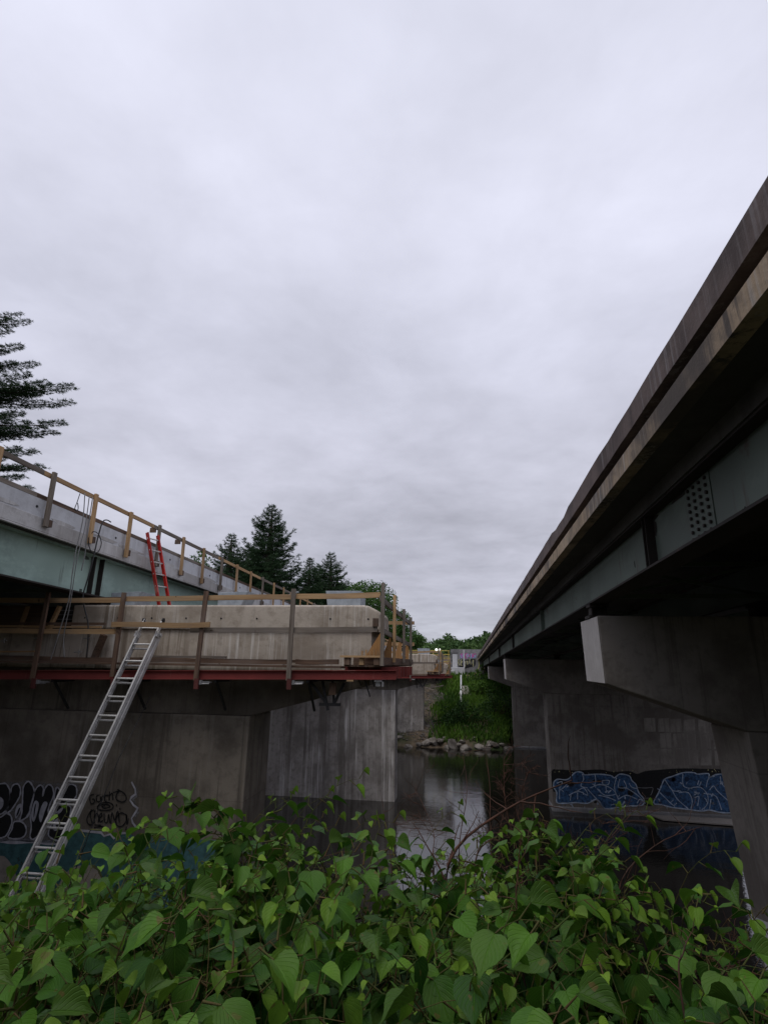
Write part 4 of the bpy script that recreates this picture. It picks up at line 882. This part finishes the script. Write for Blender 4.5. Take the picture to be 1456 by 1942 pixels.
# ------------------------------------------------------------------ foliage
def quads(mb, C, A, B, tone):          # numpy arrays: centre, half-axis vectors
    k = len(mb.v); n = len(C)
    V = np.stack([C-A, C+B*.55-A*.1, C+A, C-B*.55-A*.1], 1).reshape(-1, 3); mb.v += [tuple(v) for v in V.tolist()]
    mb.f += [(k+4*i, k+4*i+1, k+4*i+2, k+4*i+3) for i in range(n)]
    mb.att.setdefault('tone', []).extend(np.repeat(tone, 4).tolist())
def rv(rs, n):
    v = rs.normal(size=(n, 3)); return v/np.linalg.norm(v, axis=1)[:, None]
def pine(name, x, y, z0, h, w, seed, label, crown0=.12, density=1., tuft=.34, group='pines behind the left bridge', ragged=.25, gap=1., flat=1., only=None, boughs=()):
    rs = np.random.RandomState(seed); root = empty(name, (x, y, z0), label, 'tree', group)
    tr = MB().tube([(x, y, z0-.5), (x+.1, y, z0+h*.5), (x, y, z0+h*.98)], [w*.07+.08, w*.045+.05, .02], 8); br_ = MB(); cr = MB()
    Cs = []; As = []; Bs = []; Ts = []
    z = z0+h*crown0; extra = list(boughs)
    while z < z0+h*.985 or extra:
        t = (z-z0-h*crown0)/(h*(1-crown0)); rad = w/2*(1-t)**.8*(.6+.4*min(1, t*4+.4))*rs.uniform(.82, 1.12)+.12
        nb = 7 if t < .85 else 5
        a0 = rs.uniform(0, 6.28); bo = None
        if z >= z0+h*.985: bo = extra.pop(); nb = 1; t = .4
        for b in range(nb):
            a = a0+b*2*pi/nb+rs.uniform(-.3, .3); L_ = rad*rs.uniform(1-ragged*1.6, 1+ragged*.6); el = (-.02+.42*t*t+rs.uniform(-.1, .1))*flat+(.02 if flat < 1 else 0)
            
            if bo: a, L_, el, zb_ = bo
            d = np.array([cos(a), sin(a), 0]); side = np.array([-sin(a), cos(a), 0]); base = np.array([x, y, zb_ if bo else z])
            if only is not None and d[0] < only: continue
            npt = 6; P_ = []
            for i in range(npt+1):
                s_ = i/npt; P_.append(base+d*L_*s_+np.array([0, 0, L_*(el*s_+(.22 if bo else 1)*(-.20*sin(pi*s_)+.16*s_**3))]))
            br_.tube(P_, [max(.012, .03*L_/3*(1-i/(npt+.5))) for i in range(npt+1)], 4, False)
            nt_ = max(4, int(L_*5.2*density/ (tuft/.34)))
            for i in range(nt_):
                s_ = .18+.82*((i+rs.rand())/nt_); j = min(npt-1, int(s_*npt)); fr = s_*npt-j
                p = P_[j]*(1-fr)+P_[j+1]*fr; wl = (.45*(1-s_)+.10)*L_*rs.uniform(.4, 1.1)*(.7 if flat < 1 else 1)*(.42 if bo else 1)
                sg = 1 if rs.rand() < .5 else -1
                for kk in range(max(1, int(1+wl/(tuft*.9)))):
                    u = (kk+.6)*tuft*.9/max(wl, tuft); q = p+side*sg*wl*min(u, 1)+d*wl*.5*min(u, 1)+np.array([0, 0, rs.uniform(-.05, .12)*wl+.05*tuft])
                    m_ = 10; dirs = rv(rs, m_)*np.array([1, 1, .42])+d*.6+side*sg*.35+np.array([0, 0, .10 if bo else .22])
                    dirs /= np.linalg.norm(dirs, axis=1)[:, None]; l_ = tuft*rs.uniform(.35, .6, (m_, 1)); A = dirs*l_
                    B = np.cross(dirs, rv(rs, m_)); B /= np.linalg.norm(B, axis=1)[:, None]+1e-6; B *= l_*.20
                    Cs.append(q+A*.8); As.append(A); Bs.append(B); Ts.append(np.clip(rs.normal(.35+.25*rs.rand(), .2, m_), 0, 1))
        z += max(tuft*.9, h*.043*(1.0-.45*t))*gap
    C = np.concatenate(Cs); quads(cr, C, np.concatenate(As), np.concatenate(Bs), np.concatenate(Ts))
    tr.build('trunk', 'bark', root, smooth=True); br_.build('limbs', 'bark', root, smooth=True); cr.build('crown', 'needles', root)
    return root
def broadleaf(name, x, y, z0, h, w, seed, label, leaf=.32, group='broadleaf trees behind the left bridge', n=60, mat='leaf_tree'):
    rs = np.random.RandomState(seed); root = empty(name, (x, y, z0), label, 'tree', group)
    MB().tube([(x, y, z0-.5), (x+.15, y, z0+h*.4), (x, y, z0+h*.85)], [.3, .2, .04], 7).build('trunk', 'bark', root, smooth=True)
    cr = MB(); lb = MB()
    for i in range(n):
        d = rv(rs, 1)[0]; r_ = rs.uniform(.45, 1)**.6; c = np.array([x, y, z0+h*.62])+d*np.array([w/2, w/2, h*.36])*r_*rs.uniform(.8, 1.05)
        if i % 3 == 0: lb.tube([(x, y, z0+h*rs.uniform(.2, .5)), tuple((np.array([x, y, z0+h*.5])+c)/2+np.array([0, 0, .3])), tuple(c)], [.07, .04, .015], 4, False)
        m_ = 85; R_ = w*rs.uniform(.09, .16); q = c+rv(rs, m_)*R_*rs.uniform(.5, 1.05, (m_, 1))*np.array([1, 1, .75])
        A = rv(rs, m_)*leaf*rs.uniform(.35, .6, (m_, 1)); B = np.cross(A, rv(rs, m_))*.9
        quads(cr, q, A, B, np.clip(rs.normal(rs.uniform(.2, .7), .15, m_), 0, 1))
    lb.build('limbs', 'bark', root); cr.build('crown', mat, root); return root
# pines left of the left bridge
def tp(px, py, Y): v = at(px, py, Y); return v.x, v.y, v.z
def pine_at(px, py, Y, w, seed, label, z0=None, **k):
    x, y, z = tp(px, py, Y); z0 = gh(x, y) if z0 is None else z0
    return pine('pine_tree', x, y, z0, z-z0, w, seed, label, **k)
pine_at(517, 956, 72, 17.5, 1, 'tallest full pine in the middle of the group behind the left bridge', tuft=.42, density=2.7, ragged=.26)
pine_at(440, 1012, 76, 15, 2, 'thinner pine with a ragged top left of the tallest one', tuft=.42, density=1.8, ragged=.35)
pine_at(588, 1058, 84, 11, 3, 'small pine just right of the tallest one', tuft=.42, density=1.7, ragged=.35)
pine_at(628, 1048, 88, 14, 4, 'pointed spruce-like pine at the right end of the pine group', tuft=.42, density=1.9, ragged=.35)
pine_at(606, 1072, 96, 11, 8, 'short pine half hidden between two taller pointed ones', tuft=.6, density=1.7, ragged=.4)
pine_at(480, 1040, 82, 14, 9, 'dark pine filling the gap behind the left shoulder of the tallest one', tuft=.6, density=1.8, ragged=.3)
bo_ = []; X0, Y0 = -30.2, 24.5; qb = random.Random(4)
for px, py, n_b in ((147, 738, 3), (120, 801, 3), (96, 728, 2), (60, 748, 2), (52, 603, 2), (66, 684, 2), (50, 660, 2), (74, 858, 2), (84, 886, 2), (50, 905, 2), (40, 780, 2), (60, 815, 2), (30, 632, 1), (36, 590, 1), (60, 925, 2), (40, 850, 1), (60, 710, 1)):
    tpv = at(px, py, Y0); L_ = tpv.x-X0
    for k in range(n_b):
        az = qb.uniform(-.06, .06) if k == 0 else qb.uniform(-.16, .16); l2 = L_*(1 if k == 0 else qb.uniform(.72, .93)); el_ = qb.uniform(-.20, -.08)
        bo_.append((az, l2, el_, tpv.z-l2*(el_+.035)+(0 if k == 0 else qb.uniform(-.28, .28))))
pine('pine_tree', X0, Y0, .6, 21.6, 9, 5, 'large near pine at the left edge with long branches reaching right', tuft=.21, density=2.6, ragged=.4, gap=1.2, crown0=.22, only=-.35, flat=.6, boughs=bo_)
for px, py, Y, w, h_, sd, lb in [(690, 1094, 112, 14, 0, 1, 'rounded green broadleaf tree right of the pine group'), (735, 1150, 135, 12, 0, 2, 'bright green broadleaf tree behind the platform corner posts'), (660, 1102, 118, 13, 0, 7, 'dark green broadleaf tree between the pines and the rounded tree'),
      (385, 1040, 62, 6, 0, 3, 'small broadleaf tree showing through the railing at left'), (765, 1195, 150, 12, 0, 4, 'low broadleaf tree behind the end of the platform railing')]:
    x, y, z = tp(px, py, Y); z0 = gh(x, y); broadleaf('broadleaf_tree', x, y, z0, z-z0, w, sd, lb, leaf=.6 if Y > 100 else .35, n=110)
# far-off wood
def wood_mass():
    rs = np.random.RandomState(77); m = MB()
    for i in range(640):
        x = rs.uniform(-75, 95); y = rs.uniform(180, 225); base = gh(x, y)-1
        top = interp(x*200/y, [(-70, 11), (-17, 8.2), (-11, 8.6), (-5.5, 10.6), (0, 9.8), (4, 9.8), (10, 12.2), (30, 16), (90, 18)])*y/200
        top += rs.uniform(-2.2, .3)-(225-y)*.035; R_ = rs.uniform(1.6, 3.0); n_ = 46; tn = rs.uniform(.1, .85)
        for zz in ((top-R_), top-R_*2.1, top-R_*3.3):
            if zz < base: continue
            c = np.array([x+rs.uniform(-1, 1), y+rs.uniform(-1, 1), zz]); q = c+rv(rs, n_)*R_*rs.uniform(.6, 1.05, (n_, 1))*np.array([1, 1, .8])
            A = rv(rs, n_)*rs.uniform(.45, .85, (n_, 1)); B = np.cross(A, rv(rs, n_))
            quads(m, q, A, B, np.clip(rs.normal(tn, .15, n_), 0, 1))
    tag(m.build('far_wood', 'leaf_far'), 'mass of green trees on the low hill beyond the bridges', 'wood', kind='stuff')
wood_mass()
def near_wood_screen():      # unseen wood added behind the camera to block light on the pier fronts
    rs = np.random.RandomState(12); m = MB()
    for i in range(420):
        x = rs.uniform(-38, 48); y = rs.uniform(-26, -11); zt = 9.5+rs.uniform(-3, 1.5); n_ = 26
        if 1.5 < x < 15 or -19.5 < x < -7.2: zt = .2 if y > -16 else zt
        zz = rs.uniform(-1, 1)**2*zt if zt > 1 else .3
        zz = rs.uniform(0, 1)*zt; c = np.array([x, y, zz]); q = c+rv(rs, n_)*1.9*rs.uniform(.4, 1.05, (n_, 1)); A = rv(rs, n_)*rs.uniform(.4, .8, (n_, 1)); B = np.cross(A, rv(rs, n_)); quads(m, q, A, B, np.clip(rs.normal(.4, .2, n_), 0, 1))
    tag(m.build('added_wood_screen', 'leaf_far'), 'unseen dense wood added behind the photographer to block front light', 'wood', kind='stuff')
near_wood_screen()
# green growth on the far bank
def bank_green():
    rs = np.random.RandomState(5); m = MB(); n_ = 52000
    x = rs.uniform(-9, 22, n_); y = rs.uniform(53.6, 76, n_); w_ = np.sin(x*.9+y*.4)+np.sin(x*.37-y*.8)*.7+rs.normal(0, .7, n_)
    keep = (x > -2.7+(y-60)*.03+np.sin(y*.8)*.5+rs.normal(0, .35, n_)) & ~((y > 70.5) & (rs.rand(n_) < .75)) & (w_ > -1.7); x = x[keep]; y = y[keep]; w2 = w_[keep]; n_ = len(x)
    z = np.array([gh(a, b) for a, b in zip(x, y)]); hgt = rs.uniform(.14, .42, n_)*(1+.4*(w2 > .6))*(z > WATER+.25)+.001
    C = np.stack([x, y, z+hgt*.7], 1); A = np.stack([rs.normal(0, .3, n_), rs.normal(-.2, .3, n_), rs.uniform(.5, 1, n_)], 1); A = A/np.linalg.norm(A, axis=1)[:, None]*hgt[:, None]
    B = np.cross(A, rv(rs, n_))*.5
    B = B/np.linalg.norm(B, axis=1)[:, None]*rs.uniform(.06, .16, (n_, 1))
    tone = np.clip(.40+.22*w2+rs.normal(0, .15, n_), 0, 1); quads(m, C, A, B, tone)
    tag(m.build('bank_grass', 'grass'), 'rough green grass and weeds covering the far river bank', 'grass', kind='stuff')
bank_green()
def shrub(name, x, y, z, w, h, seed, label, mat='leaf_under', leaf=.16, n=22, group=None):
    rs = np.random.RandomState(seed); root = empty(name, (x, y, z), label, 'shrub', group); m = MB(); s_ = MB()
    for i in range(n):
        c = np.array([x, y, z])+np.array([rs.normal(0, w*.24), rs.normal(0, w*.2), h*rs.uniform(.25, .95)]); s_.tube([(x, y, z-.1), tuple(c)], [.025, .01], 4, False)
        m_ = 60; q = c+rv(rs, m_)*w*.17*rs.uniform(.3, 1, (m_, 1)); A = rv(rs, m_)*leaf*rs.uniform(.5, 1, (m_, 1)); B = np.cross(A, rv(rs, m_))*.8
        quads(m, q, A, B, np.clip(rs.normal(.4, .25, m_), 0, 1))
    s_.build('stems', 'twig', root); m.build('foliage', mat, root); return root
shrub('shrub', -.1, 57.5, gh(-.1, 57.5), 3.4, 2.0, 1, 'dark bushy shrub in the middle of the far bank above the rocks')
shrub('shrub', 3.3, 60, gh(3.3, 60), 4, 2.4, 2, 'shrub on the shaded bank beside the right bridge piers')
shrub('shrub', 1.9, 66, gh(1.9, 66), 3, 1.6, 3, 'bright green shrub high on the bank right of the board', 'grass')
shrub('shrub', -1.4, 56.6, gh(-1.4, 56.6), 2.6, 1.3, 4, 'low dark shrub beside the farthest left pier')
shrub('shrub', 5.6, 57, gh(5.6, 57), 3.6, 2.2, 6, 'dark shrub under the right bridge on the far bank')
shrub('shrub', 2.2, 73.5, gh(2.2, 73.5), 1.6, 1.8, 7, 'small pale green shrub by the yellow hose', 'grass', .12, 12)

# ------------------------------------------------------------------ knotweed in front
EDGE = [(0, 0.0, 0), (-.022, .15, 0), (.025, .27, .05), (.14, .39, .15), (.30, .425, .30), (.47, .39, .46), (.64, .29, .62), (.77, .14, .77), (.88, .06, .88), (1, 0, 1)]
def leaf(mb, base, d, nrm, L_, fold, droop, tone, young, wf=1.):
    # base point, direction, upper-side normal
    d = Vector(d).normalized(); nrm = Vector(nrm); nrm = (nrm-d*nrm.dot(d)).normalized(); sd = d.cross(nrm); k = len(mb.v); ph = rnd.uniform(0, 6)
    for ex, ew, mx in EDGE:
        for c in (-1, -.5, 0, .5, 1):
            t = abs(c); X = mx*(1-t)+ex*t; Wd = ew*c*wf; zz = abs(Wd)*fold-droop*X*X+.018*sin(X*13+ph+c*2)*t
            mb.v.append(tuple(base+(d*X+sd*Wd+nrm*zz)*L_)); mb.uv.append((X, c*.999))
    n = len(EDGE)
    for i in range(n-1):
        for j in range(4):
            a = k+i*5+j; mb.f.append((a, a+1, a+6, a+5))
    mb.att.setdefault('tone', []).extend([tone]*(5*n)); mb.att.setdefault('young', []).extend([young]*(5*n))
def newfol():
    m = MB(); m.uv = []; return m
def make_plant(h, seed, lean, dense=1.):
    """stem and foliage meshes in local coordinates; returns (stem MB, leaf MB, tip)"""
    q = random.Random(seed); st = MB(); fo_ = newfol()
    def shoot(base, dir_, length, r0, first, last_young, lsz):
        n = max(5, int(length/.058)); P_ = [Vector(base)]; d = Vector(dir_).normalized(); az = q.uniform(0, 6.28)
        side = d.cross(Vector((cos(az), sin(az), .2))).normalized()
        gdir = Vector((d.x, d.y, 0)); gdir = gdir.normalized() if gdir.length > .05 else Vector((cos(az), sin(az), 0))
        fr = [1-(1-i/n)**1.25 for i in range(n+1)]
        for i in range(n):
            t = fr[i]; bend = gdir*(.04+.26*t**2)+Vector((0, 0, -.02-.30*t**3)); d = (d+bend+side*(.09 if i % 2 else -.09)).normalized(); P_.append(P_[-1]+d*length*(fr[i+1]-fr[i]))
        st.tube(P_, [r0*(1-.8*i/n) for i in range(n+1)], 5, False)
        nodes = []
        for i in range(1, n+1):
            t = fr[i]
            if t < first: continue
            s_ = 1 if i % 2 else -1; dd = (P_[i]-P_[i-1]).normalized(); sv = dd.cross(Vector((0, 0, 1)));
            sv = (sv.normalized() if sv.length > .1 else Vector((cos(az), sin(az), 0)))
            sv = (sv*cos(az*.3)+dd.cross(sv)*sin(az*.3)).normalized()
            out = (sv*s_+dd*.35+Vector((q.uniform(-.4, .4), q.uniform(-.4, .4), q.uniform(-.1, .35)))).normalized()
            size = lsz*(1-.35*max(0, t-.6)/.4)*q.uniform(.6, 1.22)
            if t > .97: size *= .55
            pet = P_[i]+out*.035; st.tube([P_[i], pet], [.0022, .0015], 4, False)
            ld = (Vector((out.x, out.y, 0))*q.uniform(.5, 1.)+Vector((0, 0, q.uniform(-.8, .25)))+Vector((q.uniform(-.25, .25), q.uniform(-.35, .1), 0))).normalized()
            nn = Vector((q.uniform(-.5, .5), q.uniform(-1.1, .1), 1.)) + Vector((out.x, out.y, 0))*.55
            yg = max(0, (t-.75)/.25)*last_young*q.uniform(.2, 1)
            if size < lsz*.6: yg = min(1, yg+.3)
            leaf(fo_, pet, ld, nn, size, q.uniform(.10, .55) if t < .85 else q.uniform(.4, 1.), q.uniform(.05, .38), min(1, q.random()*(.25+.85*t*(length/h if length < h*.5 else 1)**.2)), yg, q.uniform(.8, 1.08))
            nodes.append((P_[i], out, t))
        return P_, nodes
    az = q.uniform(0, 6.28); d0 = Vector((cos(az)*lean, sin(az)*lean, 1))
    P_, nodes = shoot((0, 0, 0), d0, h*1.06, .0040+.0013*h, .22, 1, .096)
    for p, o, t in nodes:
        if .25 < t < .93 and q.random() < .5*dense:
            shoot(p, (o+Vector((0, 0, .75))), h*q.uniform(.18, .38)*(1.15-t*.6), .0021, .15, .6, .082)
    tip = max(fo_.v, key=lambda v: v[2])
    return st, fo_, Vector(tip)
VAR = []
for i in range(14):
    h = (.8, .95, 1.1, 1.3, 1.5, 1.7, 1.95)[i % 7]; VAR.append((h, *make_plant(h, 300+i, random.Random(i).uniform(.05, .3), 1.)))
MESH = []
for i, (h, st, fo_, tip) in enumerate(VAR):
    a = st.build('stem', 'stem', smooth=True); b = fo_.build('leaves', 'leaf_knotweed', smooth=True); MESH.append((a.data, b.data)); bpy.data.objects.remove(a); bpy.data.objects.remove(b)
ENV = [(-300, 1650), (0, 1650), (100, 1650), (200, 1620), (240, 1600), (290, 1570), (340, 1545), (400, 1560), (480, 1590), (530, 1640), (600, 1640), (640, 1620), (700, 1640), (760, 1625), (830, 1650), (900, 1690), (940, 1660), (980, 1590), (1030, 1585), (1080, 1630), (1150, 1650), (1190, 1750), (1220, 1810), (1290, 1830), (1340, 1800), (1380, 1810), (1456, 1840), (1800, 1880)]
def place(tipw, rotz, vi, sc, label, group):
    h, st, fo_, tip = VAR[vi]; off = Matrix.Rotation(rotz, 3, 'Z')@tip*sc; base = tipw-off
    o = empty('knotweed_plant', base, label, 'plant', group); o.rotation_euler[2] = rotz; o.scale = (sc, sc, sc)
    for me, nm in zip(MESH[vi], ('stem', 'leaves')):
        c = bpy.data.objects.new(nm, me); COL.objects.link(c); c.parent = o
    return o
GRP = 'knotweed plants on the near bank'
heroes = [(372, 1482, 2.1, 'tallest leafy plant rising left of centre against the dark pier'), (478, 1560, 2.3, 'leafy plant arching in front of the dark edge of the near left pier'), (232, 1596, 2.2, 'leafy plant standing just right of the ladder foot'), (30, 1640, 2.6, 'leafy plant at the left edge below the ladder'), (140, 1648, 3.4, 'leafy plant in front of the ladder foot'),
  (632, 1570, 1.9, 'leafy plant with three drooping leaves against the black water left of centre'), (560, 1606, 2.3, 'low leafy plant between the pier edge and the black water'), (768, 1580, 2.2, 'leafy plant at the left side of the bright sky reflection'), (700, 1600, 1.9, 'leafy plant just left of the bright sky reflection'), (1000, 1532, 2.5, 'tall leafy plant right of the bright reflection among bare twigs'),
  (1050, 1556, 2.1, 'broad-leaved plant in front of the left end of the blue graffiti'), (1148, 1602, 2.4, 'leafy plant below the middle of the blue graffiti'), (1236, 1694, 2.0, 'thin drooping shoot standing in front of the dark water at right'), (1398, 1668, 1.6, 'leafy plant leaning in front of the right pier foot'), (1345, 1735, 1.7, 'large-leaved plant left of the right pier foot'), (865, 1640, 2.7, 'leafy plant below the bright reflection'), (1440, 1770, 1.5, 'leafy plant in the right edge of the picture')]
rp = random.Random(42)
def fit_plant(px, py, Y, label, want=None):
    t = at(px, py, Y); g_ = gh(t.x, t.y); need = t.z-g_+.02
    best = min(range(len(VAR)), key=lambda i: abs(VAR[i][3].z-need)+rp.uniform(0, .12)); sc = need/VAR[best][3].z
    sc = max(.6, min(1.5, sc)); return place(t, rp.uniform(0, 6.28), best, sc, label, GRP)
for px, py, Y, lb in heroes:
    fit_plant(px, py, Y, lb)
    if px < 1200:
        for k in range(2): fit_plant(px+rp.uniform(-34, 34), py+rp.uniform(22, 60), Y+rp.uniform(-.25, .35), 'leafy green plant with heart-shaped leaves in the thicket on the near bank')
for px, py, Y in ((352, 1502, 2.2), (392, 1515, 2.0), (318, 1540, 2.2), (430, 1548, 2.1), (290, 1560, 2.3), (505, 1575, 2.4), (1018, 1548, 2.4), (985, 1560, 2.2), (1075, 1580, 2.3)):
    fit_plant(px, py, Y, 'leafy green plant with heart-shaped leaves in the thicket on the near bank')
cnt = 0
for j, Y in enumerate([1.05, 1.3, 1.6, 1.95, 2.4, 2.9, 3.5, 4.2, 5.2]):
    step = 172*(1.5/(Y+.5))**.55
    px = -160+rp.uniform(0, step)
    while px < 1620:
        dens = 1 if px < 1180 else .5
        if rp.random() < dens and not (Y > 4.6 and px > 900):
            e = interp(px, ENV)+rp.uniform(28, 185 if Y > 1.5 else 250)+(90 if Y < 1.2 else 0)
            if px > 1180: e += rp.uniform(0, 90)
            t = at(px, e, Y)
            if t.z-gh(t.x, t.y) > .45: fit_plant(px, e, Y, 'leafy green plant with heart-shaped leaves in the thicket on the near bank'); cnt += 1
        px += step*rp.uniform(.7, 1.3)
print('plants', cnt)
# low understorey
def under():
    rs = random.Random(8); m = newfol()
    for i in range(2200):
        y = rs.uniform(.5, 7.0); x = rs.uniform(-1.15*y-1.2, .85*y+1.2)
        if x > 1.0 and rs.random() < .45: continue
        z = gh(x, y)+rs.uniform(.03, .5 if y < 4 else .65)*rs.random()**.5
        a = rs.uniform(0, 6.28); leaf(m, Vector((x, y, z)), (cos(a), sin(a), rs.uniform(-.9, .2)), (rs.uniform(-.4, .4), rs.uniform(-.6, .2), 1), rs.uniform(.07, .13), rs.uniform(.1, .5), rs.uniform(.05, .3), rs.random()*.6, 0)
    tag(m.build('undergrowth', 'leaf_under', smooth=True), 'low leaves covering the ground below the taller plants', 'undergrowth', kind='stuff')
under()

# ------------------------------------------------------------------ bare twigs
def twigs(m, p, d, L_, r, depth, q):
    n = 6; P_ = [p]; 
    for i in range(n):
        d = (d+Vector((q.uniform(-.28, .28), q.uniform(-.28, .28), q.uniform(-.22, .18)))).normalized(); P_.append(P_[-1]+d*L_/n)
    m.tube(P_, [max(.0008, r*(1-.7*i/n)) for i in range(n+1)], 4, False)
    if depth:
        for i in range(2, n+1):
            for _ in range(2 if q.random() < .45 else 1):
                a = Vector((q.uniform(-1, 1), q.uniform(-1, 1), q.uniform(-.5, .7))).normalized(); dd = (P_[i]-P_[i-1]).normalized(); twigs(m, P_[i], (dd*.7+a*.8).normalized(), L_*q.uniform(.25, .5), r*.5, depth-1, q)
def bare(px, py, px2, py2, Y, Y2, r, depth, seed, label, cat='bare shrub', name='bare_shrub'):
    q = random.Random(seed); a = at(px, py, Y); b = at(px2, py2, Y2); a.z = min(a.z, a.z); g_ = gh(a.x, a.y); base = Vector((a.x-.08, a.y, g_)); m = MB()
    P_ = smooth([base, base.lerp(a, .6)+Vector((.05, 0, .05)), a, a.lerp(b, .5)+Vector((q.uniform(-.05, .05), 0, q.uniform(-.03, .05))), b], False, 5)
    m.tube(P_, [r*(1-.75*i/(len(P_)-1)) for i in range(len(P_))], 5, False)
    for i in range(6, len(P_)):
        for _ in range(2 if depth else 1):
            if q.random() < .75:
                d = (P_[i]-P_[i-1]).normalized(); v = (d*.5+Vector((q.uniform(-1, 1), q.uniform(-.6, .6), q.uniform(-.6, .9))).normalized()).normalized()
                twigs(m, P_[i], v, (b-a).length*q.uniform(.15, .38), r*.38, depth, q)
    tag(m.build(name, 'twig', None, loc=tuple(base), smooth=True), label, cat)
bare(850, 1640, 1085, 1480, 2.6, 3.0, .011, 0, 1, 'thick bare branch slanting up across the bright water reflection', 'branch', 'bare_branch')
bare(900, 1640, 1010, 1560, 2.8, 3.1, .006, 1, 21, 'tangled bare shrub across the right side of the bright reflection')
bare(985, 1640, 955, 1440, 2.9, 3.0, .005, 1, 3, 'bare twiggy shrub standing right of the bright reflection')
bare(1010, 1600, 1000, 1465, 3.1, 3.2, .005, 1, 14, 'fine bare shrub beside the left edge of the blue graffiti pier')
bare(930, 1600, 920, 1420, 3.2, 3.4, .004, 0, 5, 'thin twisted bare stem reaching highest toward the far rocks', 'branch', 'bare_branch')
bare(870, 1620, 878, 1430, 2.9, 3.1, .004, 0, 6, 'thin bare stem rising through the middle of the reflection', 'branch', 'bare_branch')
bare(1105, 1650, 1200, 1540, 2.7, 2.9, .004, 1, 7, 'reddish bare shrub in front of the blue graffiti')
bare(1170, 1700, 1330, 1568, 2.6, 3.0, .0045, 0, 8, 'long pale bare branch arching over the dark water at right', 'branch', 'bare_branch')
bare(980, 1740, 988, 1580, 1.9, 1.9, .005, 0, 9, 'upright orange-brown bare stem among the leaves right of centre', 'branch', 'bare_branch')
bare(745, 1700, 726, 1530, 2.4, 2.5, .0035, 0, 10, 'pale wavy bare stem in front of the streaked pier foot', 'branch', 'bare_branch')
bare(1290, 1880, 1310, 1770, 1.6, 1.7, .004, 0, 11, 'short bare stem at lower right beside the sparse leaves', 'branch', 'bare_branch')
bare(1330, 1900, 1456, 1800, 2.2, 2.4, .006, 1, 12, 'dark bare shrub at the foot of the right pier')
bare(340, 1900, 352, 1700, 1.5, 1.6, .006, 0, 13, 'brown bare stem among the leaves below the tallest plant', 'branch', 'bare_branch')
bare(820, 1640, 790, 1500, 2.8, 3.2, .004, 1, 15, 'fine bare shrub at the foot of the streaked pier')
